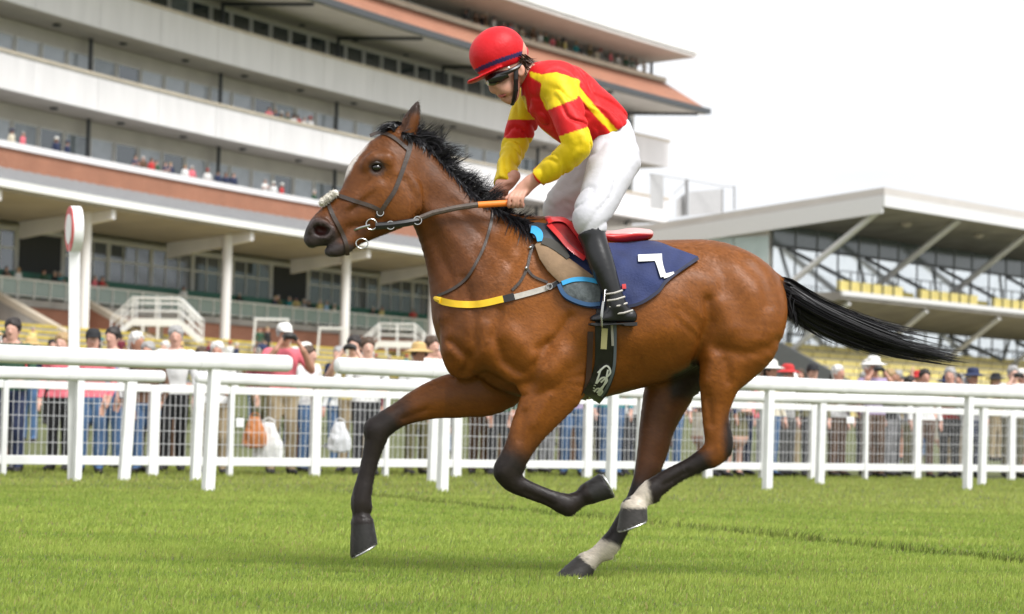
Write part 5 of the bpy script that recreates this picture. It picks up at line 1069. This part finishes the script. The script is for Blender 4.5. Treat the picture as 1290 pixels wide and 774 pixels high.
part('martingale', strap(MB(), [(621, 262), (619, 280), (611, 308), (600, 331), (588, 350), (572, 363), (551, 373)], 3.6, .009), M_LEA, bp)
part('neck_strap', strap(MB(), [(672, 308), (668, 320), (664, 338), (656, 354), (645, 366)], 3.6), M_LEA, bp)
part('neck_strap', strap(MB(), [(664, 338), (672, 348), (690, 356)], 3.2), M_LEA, bp)
for x, y in ((668, 312), (663, 338)): part('stud', MB().sphere(on_skin(x, y, .012), .008, 10, 6), M_BIT, bp)

# saddle cloth with its number
M_NAVY = mat('navy_cloth', (.011, .022, .095), .75, var=.18, scale=14, bump=.25, bscale=90, sheen=.1)
M_NAVYD = mat('navy_binding', (.010, .014, .04), .7, var=.15, scale=20)
M_WHITE = mat('white_print', (.82, .82, .80), .7, var=.04)
M_RED = mat('saddle_red', (.55, .018, .02), .38, var=.12, scale=20, coat=.2)
M_DRED = mat('saddle_dark_red', (.22, .012, .014), .4, var=.15, scale=20)
M_PINK = mat('saddle_pale', (.72, .42, .40), .45, var=.08)
M_TAN = mat('tan_felt', (.26, .17, .10), .9, var=.14, scale=20, bump=.2)
M_LBLUE = mat('light_blue_cloth', (.03, .32, .62), .7, var=.06)
M_GPAD = mat('grey_mesh_pad', (.10, .115, .12), .8, var=.3, scale=50, bump=.4)
cloth = tag(empty('saddle_cloth', H_O, H_TH), 'navy saddle cloth bearing a white number 7 under the red saddle', 'saddle cloth')
top = px_line([(706, 300), (740, 304), (776, 306), (822, 303.5), (850, 312.5), (879, 323)], 8); bot = px_line([(703, 361), (712, 376), (739, 386), (772, 388), (803, 384), (829, 368), (839, 355), (880, 325)], 6)
NT, NV = 46, 16; tt = np.array([np.interp(np.linspace(0, 1, NT), np.linspace(0, 1, len(top)), top[:, c]) for c in (0, 1)]).T; bb = np.array([np.interp(np.linspace(0, 1, NT), np.linspace(0, 1, len(bot)), bot[:, c]) for c in (0, 1)]).T
V = []; Fc = []
for j in range(NV):
    for i in range(NT):
        q = tt[i] + (bb[i] - tt[i]) * j / (NV - 1); wv = .004 * math.sin(q[0] * .16 + q[1] * .1) + .003 * math.sin(q[0] * .09 - q[1] * .17)
        V.append(on_skin(q[0], q[1], .016 + wv + (.006 if j == NV - 1 else 0)))
for j in range(NV - 1):
    for i in range(NT - 1): a = j * NT + i; Fc.append((a, a + 1, a + NT + 1, a + NT))
k0 = len(V); V += [v + np.array([0, .008, 0]) for v in V]
Fc += [tuple(k0 + i for i in f)[::-1] for f in Fc[:]]
ring = [i for i in range(NT)] + [j * NT + NT - 1 for j in range(1, NV)] + [(NV - 1) * NT + i for i in range(NT - 2, -1, -1)] + [j * NT for j in range(NV - 2, 0, -1)]
Fc += [(ring[i], ring[(i + 1) % len(ring)], k0 + ring[(i + 1) % len(ring)], k0 + ring[i]) for i in range(len(ring))]
obj('near_flap', MB().add(V, Fc).me('near_flap', M_NAVY, True), cloth)
Vf = [np.array([v[0], -v[1], v[2]]) for v in V]; obj('far_flap', MB().add(Vf, Fc).me('far_flap', M_NAVY, True), cloth)
part('binding', strap(MB(), [(707, 368), (716, 378), (740, 386), (772, 387.5), (803, 383.5), (828, 368.5), (838, 356), (852, 344), (880, 325)], 4.0, .024, .006), M_NAVYD, cloth)
seven = empty('number_seven', parent=cloth)
cloth_num = MB(); strap(cloth_num, [(804, 325.2), (819, 324.6), (834, 324)], 8.6, .0265, .003); part('number_bar', cloth_num, M_WHITE, cloth)
bpy.data.objects.remove(seven)
part('number_stem', strap(MB(), [(829.5, 327), (832, 336), (836, 348.5)], [9, 7.5, 7.5], .0272, .003), M_WHITE, cloth)
part('number_foot', strap(MB(), [(836, 348), (842, 346.5), (849, 343.5)], [6, 5, 2.5], .0265, .003), M_WHITE, cloth)
part('red_tab', strap(MB(), [(786, 358), (786.5, 364)], 5, .026, .004), M_RED, cloth)
saddle = tag(empty('saddle', H_O, H_TH), 'small red racing saddle with girth and stirrup on the navy cloth', 'saddle')
patch('blue_pad', [(703, 359), (712, 353), (735, 346), (753, 346), (757, 362), (756, 380), (738, 383), (715, 375)], .026, .01, M_GPAD, saddle, puff=.008)
part('pad_edge', strap(MB(), [(704, 358), (710, 370), (722, 378), (740, 383.5), (756, 383)], 5, .034, .008), mat('pad_blue', (.03, .09, .2), .7), saddle)
part('pad_stripe', strap(MB(), [(708, 357), (722, 352.5), (738, 352), (753, 355)], 5.5, .038, .008), M_LBLUE, saddle)
patch('felt_pad', [(674, 309), (682, 300), (700, 312), (722, 329), (748, 348), (735, 353), (705, 356), (690, 341), (680, 326)], .03, .012, M_TAN, saddle, puff=.014)
patch('front_pad', [(666, 283), (676, 280), (690, 282), (706, 300), (712, 318), (700, 314), (682, 303), (672, 300)], .03, .012, mat('dark_pad', (.02, .024, .035), .6), saddle, puff=.01)
part('light_blue_tab', strap(MB(), [(669, 289), (674, 290), (679, 295), (680.5, 304)], [9, 10, 10, 7], .042, .01), M_LBLUE, saddle)
part('pad_roll', strap(MB(), [(683, 303), (695, 307), (708, 316), (716, 325)], [8, 11, 10, 5], .044, .014), mat('olive_roll', (.05, .047, .04), .8), saddle)
patch('saddle_flap', [(688, 280), (699, 275), (715, 278), (730, 297), (741, 316), (744, 326), (736, 327), (716, 314), (702, 297)], .048, .014, M_DRED, saddle, puff=.016)
part('flap_piping', strap(MB(), [(690, 279), (700, 276), (714, 279), (729, 297), (740, 316), (743, 326)], 6, .074, .01), M_RED, saddle)
part('flap_piping', strap(MB(), [(691, 282), (704, 296), (718, 312), (737, 326)], 6, .062, .012), M_RED, saddle)
SF = Field(HP(670, 330, 0) + [0, -.2, 0], HP(830, 262, 0) + [0, .2, .02], .007)
SF.chain(rows([(690, 281, 0, 9, .085), (706, 285, 0, 9, .11), (735, 297, 0, 10, .13), (768, 301, 0, 10, .13), (795, 297.5, 0, 10, .12), (815, 296, 0, 7, .085)]), k=0, n=5)
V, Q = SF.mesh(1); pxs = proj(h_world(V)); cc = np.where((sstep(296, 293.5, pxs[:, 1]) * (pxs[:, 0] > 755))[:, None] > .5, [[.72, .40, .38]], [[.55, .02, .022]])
obj('seat', mesh_np('seat', V, Q, True, [mat('saddle_seat_leather', rough=.4, var=.08, attr='col')], colors=cc), saddle)
part('girth', strap(MB(), [(764, 388), (763, 410), (763, 440), (762, 465), (754, 488), (745, 502)], [24, 26, 26, 27, 27, 25], .012, .008), M_BLEA, saddle)
part('girth_edge', strap(MB(), [(775, 400), (775, 440), (773, 466), (765, 488), (754, 505)], 3.5, .018, .006), mat('girth_grey', (.12, .14, .17), .6), saddle)
part('girth_shadow', strap(MB(), [(744, 418), (743, 450), (741, 480), (735, 504)], 7, .01, .006), mat('girth_shadow_brown', (.05, .02, .014), .5), saddle)  # dark strip painted as the shadow line at the girth's front edge
part('girth_label', strap(MB(), [(762, 414), (760.5, 440)], 7.5, .0195, .003), mat('cream_label', (.62, .55, .28), .7), saddle)
part('girth_edge', strap(MB(), [(771, 410), (772, 436)], 3, .0195, .003), M_GRYW, saddle)
for L in ([(753, 470), (764, 461), (769, 470), (757, 482)], [(748, 487), (759, 476), (765, 480), (752, 495)], [(742, 503), (752, 490), (759, 494), (748, 505)], [(757, 465), (752, 480), (744, 498)], [(766, 466), (762, 483), (752, 500)]):
    part('girth_pattern', strap(MB(), L, 2.2, .0195, .003, 4), M_WHITE, saddle)

# ------------------------------------------------------------------ rider
rider = tag(empty('person', H_O, H_TH), 'jockey in red and yellow silks and white breeches crouched over the galloping bay horse', 'person')
SKIN = mat('skin', (.58, .30, .215), .5, var=.08, scale=25, spec=.4)
def rfield(x0, y1, x1, y0, h, wd=.42): return Field(HP(x0, y1, 0) + [0, -wd, 0], HP(x1, y0, 0) + [0, wd, 0], h)
# hidden core body, head, forearms and hands: one continuous mesh
TORSO = [(770, 196, 0, 27, .12), (765, 166, 0, 27, .115), (745, 152, 0, 34, .13), (727, 142, 0, 38, .14), (703, 121, 0, 37, .15), (688, 107, 0, 25, .13)]
ARM_N = [(704, 112, -.15, 14), (716, 145, -.215, 12), (728, 183, -.255, 11), (706, 204, -.195, 10), (680, 222, -.136, 9), (668, 230, -.12, 8)]
ARM_F = [(680, 112, .15, 14), (665, 140, .2, 12), (650, 180, .24, 10), (640, 207, .175, 9), (632, 229, .11, 8), (631, 236, .10, 8)]
LEGN = [(772, 203, -.07, 22), (763, 238, -.18, 19), (744, 274, -.245, 16), (748, 300, -.265, 14), (758, 330, -.29, 14), (769, 362, -.31, 11), (774, 380, -.31, 10)]
LEGF = [(768, 205, .07, 22), (735, 235, .17, 18), (706, 264, .235, 15), (722, 300, .26, 13), (742, 340, .285, 12), (755, 372, .30, 10)]
BF = rfield(604, 420, 812, 28, .0054, .345)
BF.chain(rows(TORSO), k=0, n=4)
for L in (ARM_N, ARM_F, LEGN, LEGF): BF.chain(rows(L), k=.03, n=4)
HW = -.01
BF.chain(rows([(690, 106, 0, 20, .07), (672, 97, HW, 15, .055), (656, 88, HW, 15, .055)]), k=.02, n=3)           # neck
BF.chain(rows([(640, 62, HW, 27, .072), (632, 74, HW, 27, .075), (633, 92, HW, 24, .068), (638, 107, HW, 18, .056), (643, 118, HW, 11.5, .038)]), k=.02, n=4)    # skull and face
BF.chain(rows([(623, 98, HW, 4.5, .012), (623.5, 106, HW, 4.5, .014), (624.5, 112, HW, 5, .017)]), k=.012, n=3)       # nose
BF.ell(HP(622, 111.5, HW), (6 / S_H, .017, 6.5 / S_H), k=.012); BF.ell(HP(628, 106, HW - .045), (6 / S_H, .012, 5 / S_H), k=.012)
BF.chain(rows([(630, 119, HW, 3.5, .022), (634, 124, HW, 3.2, .02)]), k=.012, n=2)                                    # lips
BF.ell(HP(643, 125.5, HW), (7 / S_H, .03, 6 / S_H), k=.02)                                                           # chin
BF.chain(rows([(630, 121.3, HW - .02, .9, .03), (637, 120.8, HW - .045, .9, .012)]), k=.004, n=2, op='sub')
for sgn in (-1, 1):
    BF.ell(HP(638, 111, HW + sgn * .045), (10 / S_H, .018, 8 / S_H), k=.02)     # cheek
    BF.ell(HP(656, 89, HW + sgn * .073), (5.5 / S_H, .012, 8.5 / S_H), k=.008); BF.ell(HP(655, 90, HW + sgn * .086), (2.6 / S_H, .008, 4.5 / S_H), k=.005, op='sub')    # ear
for sgn, dx, dy, hw_ in ((-1, 0, 0, -.118), (1, -20, -8, .10)):
    BF.chain(rows([(668 + dx, 230 + dy, hw_, 8), (660 + dx, 238 + dy, hw_, 9.5, .022), (654 + dx, 244 + dy, hw_, 8.5, .022)]), k=.015, n=3)
    for i in range(4):
        x = 641.5 + 5.4 * i + dx; l = (1.0, 1.12, 1.05, .85)[i]
        BF.chain(rows([(x + 6, 242 + dy - i * .8, hw_ + sgn * .012, 2.75), (x + 1, 249 + dy, hw_ + sgn * .030, 2.6), (x - .5, 257.5 + dy + l, hw_ + sgn * .024, 2.5), (x + .3, 260.5 + dy, hw_ - sgn * .004, 2.4), (x + 1.5, 257 + dy, hw_ - sgn * .018, 2.2)]), k=.002, n=3)
    BF.chain(rows([(663 + dx, 237 + dy, hw_ - sgn * .018, 4), (652 + dx, 240 + dy, hw_ - sgn * .02, 3.6), (644 + dx, 246 + dy, hw_ - sgn * .014, 3.2), (638 + dx, 250.5 + dy, hw_ - sgn * .008, 2.8)]), k=.006, n=3)
V, Q = BF.mesh(1)
obj('body', mesh_np('body', V, Q, True, [SKIN]), rider)
# silks
JF = rfield(608, 245, 812, 72, .006)
JF.chain(rows([(768, 178, 0, 30, .135), (764, 165, 0, 32, .138), (746, 152, 0, 39, .152), (728, 142, 0, 44, .162), (703, 120, 0, 43, .17), (686, 107, 0, 29, .15), (674, 99, 0, 18, .085)]), k=0, n=5)
JA_N = [(702, 110, -.155, 23), (713, 138, -.205, 21.5), (723, 165, -.245, 19.5), (728, 184, -.258, 17.5), (708, 203, -.20, 15.5), (690, 216, -.155, 14), (679, 223.5, -.135, 12.5)]
JA_F = [(680, 112, .15, 22), (665, 138, .20, 20), (655, 166, .235, 18), (649, 182, .24, 16.5), (640, 208, .175, 14.5), (633, 228, .11, 12.5)]
JF.chain(rows(JA_N), k=.03, n=4); JF.chain(rows(JA_F), k=.03, n=4)
JF.ell(HP(771, 166, 0), (16 / S_H, .13, 26 / S_H), k=.04)
_X, _Y, _Z = np.meshgrid(*JF.ax, indexing='ij'); _p = np.stack([_X, _Y, _Z], -1)
_near = np.abs(JF.f) < .05; _q = _p[_near]; _d1 = np.array([.55, .1, .83]); _s = (_q @ _d1)
_wr = np.abs(vnoise(np.stack([_s * 24 + 1.8 * vnoise(_q, 9, 2), _q[:, 1] * 9, (_q @ np.array([-.83, 0, .55])) * 6], -1), 1, 9)); _wr2 = vnoise(_q, 24, 5)
JF.f[_near] += (.013 * (1 - _wr) ** 4 - .004 + .002 * _wr2).astype(np.float32)
wb = HP(793, 155, 0); wf = HP(741, 188, 0); wdir = wb - wf; JF.cut(wf, np.array([wdir[2] * 1.0, 0, -wdir[0]]) * 1.0, lo=HP(735, 230, 0) - [0, .21, 0], hi=HP(815, 130, 0) + [0, .21, 0])
for L, sg in ((JA_N, -1), (JA_F, 1)):
    a, b = HP(*L[-2][:3]), HP(*L[-1][:3]); JF.cut(b + (b - a) * .15, b - a, lo=b - .08, hi=b + .08)
V, Q = JF.mesh(1); pj = proj(h_world(V)); X, Y, W = pj[:, 0], pj[:, 1], V[:, 1]
RED_ = np.array([.58, .008, .010]); YEL_ = np.array([.78, .56, .008]); cj = np.tile(RED_, (len(V), 1))
n3 = vnoise(V, 40, 3)
sh = in_poly(pj, [(667, 90), (682, 94), (700, 91), (731, 101), (727, 124.5), (707, 132), (689, 140), (680, 121), (682, 105), (668, 97)]) & (W < -.02)
st = (seg_dist(pj, [(727, 112), (748, 138), (775, 167)])[0] < 4) & (W < -.02)
zp = (seg_dist(pj, [(659, 124), (662, 145), (672, 158), (701, 181)])[0] < 3.2) & (W < .05)
armN = in_poly(pj, [(680, 140), (728, 120), (745, 150), (752, 200), (690, 240), (668, 215), (700, 188), (694, 165)]) & (W < -.135)
loN = armN & (Y > 173 - .32 * (X - 701))
d2, _f = seg_dist(pj, [(r[0], r[1]) for r in JA_F]); armF = (W > .115) & (d2 < 30)
yl = sh & ~(armN & (Y > 139 - .38 * (X - 689))) | (st & ~armN) | (zp & ~armN) | loN | (armF & ((Y > 174) | (Y < 151)) | ((W > .03) & (Y > 174) & (X < 668)))
yf = yl.astype(float); E_ = np.vstack([Q[:, [0, 1]], Q[:, [1, 2]], Q[:, [2, 3]], Q[:, [3, 0]]])
for _ in range(3):
    a_ = np.bincount(E_[:, 0], yf[E_[:, 1]], len(V)) + np.bincount(E_[:, 1], yf[E_[:, 0]], len(V)); yf = .4 * yf + .6 * a_ / np.maximum(np.bincount(E_[:, 0], minlength=len(V)) + np.bincount(E_[:, 1], minlength=len(V)), 1)
yf = sstep(.3, .7, yf); cj = RED_ * (1 - yf)[:, None] + YEL_ * yf[:, None]; cj *= (1 + .05 * n3)[:, None]
M_SILK = mat('silks', rough=.55, var=.07, scale=20, attr='col', spec=.3, bump=.5, bscale=26, stretch=(1, 1, .5))
obj('silks', mesh_np('silks', V, Q, True, [M_SILK], colors=cj), rider)
# breeches
PF = rfield(665, 320, 815, 140, .0065)
PF.chain(rows([(765, 160, 0, 27, .122), (770, 180, 0, 32, .135), (775, 200, 0, 32, .14)]), k=0, n=4)
PF.chain(rows([(774, 200, -.095, 33, .1), (764, 228, -.16, 28), (755, 250, -.21, 25), (744, 272, -.25, 23), (745, 286, -.258, 19), (747, 296, -.262, 15.5)]), k=.035, n=5)
PF.chain(rows([(768, 202, .095, 33, .1), (738, 230, .165, 29), (706, 262, .235, 23), (713, 284, .25, 18), (720, 298, .26, 14.5)]), k=.035, n=5)
PF.ell(HP(782, 204, 0), (15 / S_H, .125, 20 / S_H), k=.05)
_X, _Y, _Z = np.meshgrid(*PF.ax, indexing='ij'); _p = np.stack([_X, _Y, _Z], -1); _near = np.abs(PF.f) < .04; _q = _p[_near]
_wr = np.abs(vnoise(np.stack([_q[:, 0] * 9 + 2 * vnoise(_q, 6, 1), _q[:, 1] * 6, _q[:, 2] * 13 - _q[:, 0] * 10], -1), 1, 12)); PF.f[_near] += (.009 * (1 - _wr) ** 5 - .0015 + .0012 * vnoise(_q, 30, 4)).astype(np.float32)
a, b = HP(745, 286, -.258), HP(747, 296, -.262); PF.cut(b, b - a, lo=b - .09, hi=b + .09); PF.cut(HP(766, 158, 0), HP(760, 140, 0) - HP(766, 158, 0))
V, Q = PF.mesh(1); M_BREE = mat('white_breeches', (.57, .565, .60), .7, var=.04, scale=10, bump=.4, bscale=22)
obj('breeches', mesh_np('breeches', V, Q, True, [M_BREE]), rider)
# boots
for sgn, L, ft in ((-1, [(744, 292, -.262, 17.5), (749, 306, -.272, 16), (757, 330, -.292, 15.8), (766, 354, -.312, 13.2), (772, 372, -.318, 12.4), (776, 386, -.318, 14)], (776, 392)), (1, [(720, 294, .26, 15.5), (732, 320, .275, 15), (745, 350, .30, 12), (755, 374, .305, 12)], (758, 384))):
    T = rfield(700, 420, 815, 280, .006, .4); T.chain(rows(L), k=0, n=4); fx, fy = ft; fw = L[-1][2]
    T.chain(rows([(fx + 17, fy + 7, fw, 10, .034), (fx + 2, fy + 5, fw, 12, .036), (fx - 14, fy + 9, fw - sgn * .004, 9, .042), (fx - 27, fy + 11.5, fw - sgn * .01, 6.5, .038)]), k=.02, n=4)
    T.cut(HP(fx, fy + 17.5, 0), (0, 0, -1)); a, b = HP(*L[0][:3]), HP(*L[1][:3]); T.cut(a, a - b, lo=a - .07, hi=a + .07)
    V, Q = T.mesh(1); bt = obj('boot', mesh_np('boot', V, Q, True, [mat('boot_leather', (.010, .010, .011), .3, var=.3, scale=12, coat=.0)]), rider)
    MB().prism([HP(fx + q[0], fy + q[1], fw - .036) for q in ((27, 14), (27, 18.6), (12, 18.4), (9, 16.8), (-6, 17.2), (-24, 18.8), (-32, 17), (-31, 15), (-8, 16), (8, 15))], (0, .072, 0)).build('sole', mat('boot_sole', (.01, .01, .011), .6), bt)
    if sgn < 0:
        for (p, q) in (((763, 371), (784, 366)), ((765, 379), (787, 374)), ((768, 387), (790, 382)), ((774, 396), (797, 391))):
            w_ = fw - .044; MB().tube([HP(p[0], p[1], w_ + .012), HP((p[0] + q[0]) / 2, (p[1] + q[1]) / 2 + 1, w_ - .004), HP(q[0], q[1], w_ + .016)], .0045, 6).build('boot_stripe', M_GRYW, bt, True)
stp = MB(); iw = -.318
stp.tube([HP(763, 366, iw - .035), HP(760, 380, iw - .052), HP(758, 398, iw - .055), HP(758, 410, iw - .05), HP(758, 412, iw), HP(758, 411, iw + .05), HP(759, 396, iw + .055), HP(762, 368, iw + .02), HP(763, 366, iw - .035)], .0058, 8)
part('stirrup_iron', stp, M_BIT, saddle)
part('stirrup_leather', MB().tube([HP(747, 325, -.262), HP(755, 345, -.27), HP(762, 368, -.29)], .009, 6), M_NAVY, saddle)
patch('stirrup_guard', [(742, 329), (756, 331), (768, 346), (776, 364), (764, 369), (757, 356)], .05, .01, M_NAVY, saddle)
# helmet
EF = rfield(575, 115, 675, 25, .0055, .16)
EF.ell(HP(625, 68, HW), (34.5 / S_H, .108, 31.5 / S_H), k=0, ax=((.93, 0, .36), (0, 1, 0), (-.36, 0, .93)))
EF.ell(HP(631, 60, HW), (28 / S_H, .092, 25 / S_H), k=.03)
hp0 = HP(597, 101, HW); hp1 = HP(658, 79, HW); hn = np.array([hp1[2] - hp0[2], 0, -(hp1[0] - hp0[0])]); hn /= np.linalg.norm(hn)
EF.cut(hp0, hn)
EF.chain([(*HP(628, 88, HW), .006, .102), (*HP(612, 95, HW), .0075, .098), (*HP(599, 101, HW), .0085, .075), (*HP(591, 103.5, HW), .008, .04)], k=.01, n=4)
V, Q = EF.mesh(1); ds = -((V - hp0) @ hn) * S_H; ch = np.tile([.60, .008, .014], (len(V), 1)); pe = proj(h_world(V)); ch[(ds > 6.5) & (ds < 12) & (pe[:, 0] > 597)] = [.035, .025, .10]; ch *= (1 + .06 * vnoise(V, 30, 2))[:, None]
helmet = obj('helmet', mesh_np('helmet', V, Q, True, [mat('helmet_silk', rough=.5, var=.05, attr='col', spec=.3, bump=.3, bscale=30)], colors=ch), rider)
MB().sphere(HP(641, 85.5, HW - .104), .006, 8, 6).build('stud', M_WHITE, helmet, True)
part('helmet_bow', MB().sphere(HP(661, 66, HW), .022, 12, 8, (.8, 1.2, 1.2)), mat('helmet_bow_red', (.5, .02, .03), .5), helmet)
part('goggle_strap', MB().tube([HP(630, 95, HW - .086), HP(640, 91, HW - .094), HP(650, 86, HW - .088), HP(656, 82, HW - .07)], .010, 8), M_BLEA, helmet)
gg = MB().tube([HP(640, 93, HW - .083), HP(630, 97, HW - .072), HP(621, 100.5, HW - .045), HP(618, 101.5, HW), HP(621, 100.5, HW + .045), HP(630, 97, HW + .072)], [.018, .026, .028, .026, .028, .024], 12)
part('goggles', gg, mat('goggle_lens', (.008, .008, .01), .12, var=0, coat=.6), rider)
part('chin_strap', MB().tube([HP(650, 86, HW - .082), HP(650, 100, HW - .08), HP(650, 114, HW - .066), HP(648, 124, HW - .04), HP(645, 131, HW)], .011, 8), M_BLEA, rider)
hr = MB()
hairp = []; g = np.random.default_rng(11)
for j in range(420):
    x0, y0 = g.uniform(652, 664), g.uniform(68, 84); w0 = HW + g.uniform(-.075, .075); l = g.uniform(10, 24); a = g.normal(.5, .35)
    hairp.append([HP(x0 + l * t * math.sin(a) * .9, y0 + l * t * math.cos(a) * .95, w0 * (1 - .35 * t) - .005 * t) for t in np.linspace(0, 1, 5)])
hair_obj('hair', np.array(hairp), np.full(420, .006), rider, mat('brown_hair', (.045, .026, .016), .5, var=.3), 9)
part('mouth', MB().tube([HP(628.5, 121, HW - .012), HP(632, 121.8, HW - .034), HP(637, 119.5, HW - .05)], [.004, .0055, .003], 8), mat('lips', (.40, .10, .09), .5), rider)
part('collar', MB().torus(HP(671, 98, 0), .066, .013, (np.array([.45, 0, .9]), np.array([0, 1.0, 0]), np.array([.9, 0, -.45])), 24, 8), mat('collar_red', (.5, .012, .02), .55), rider)
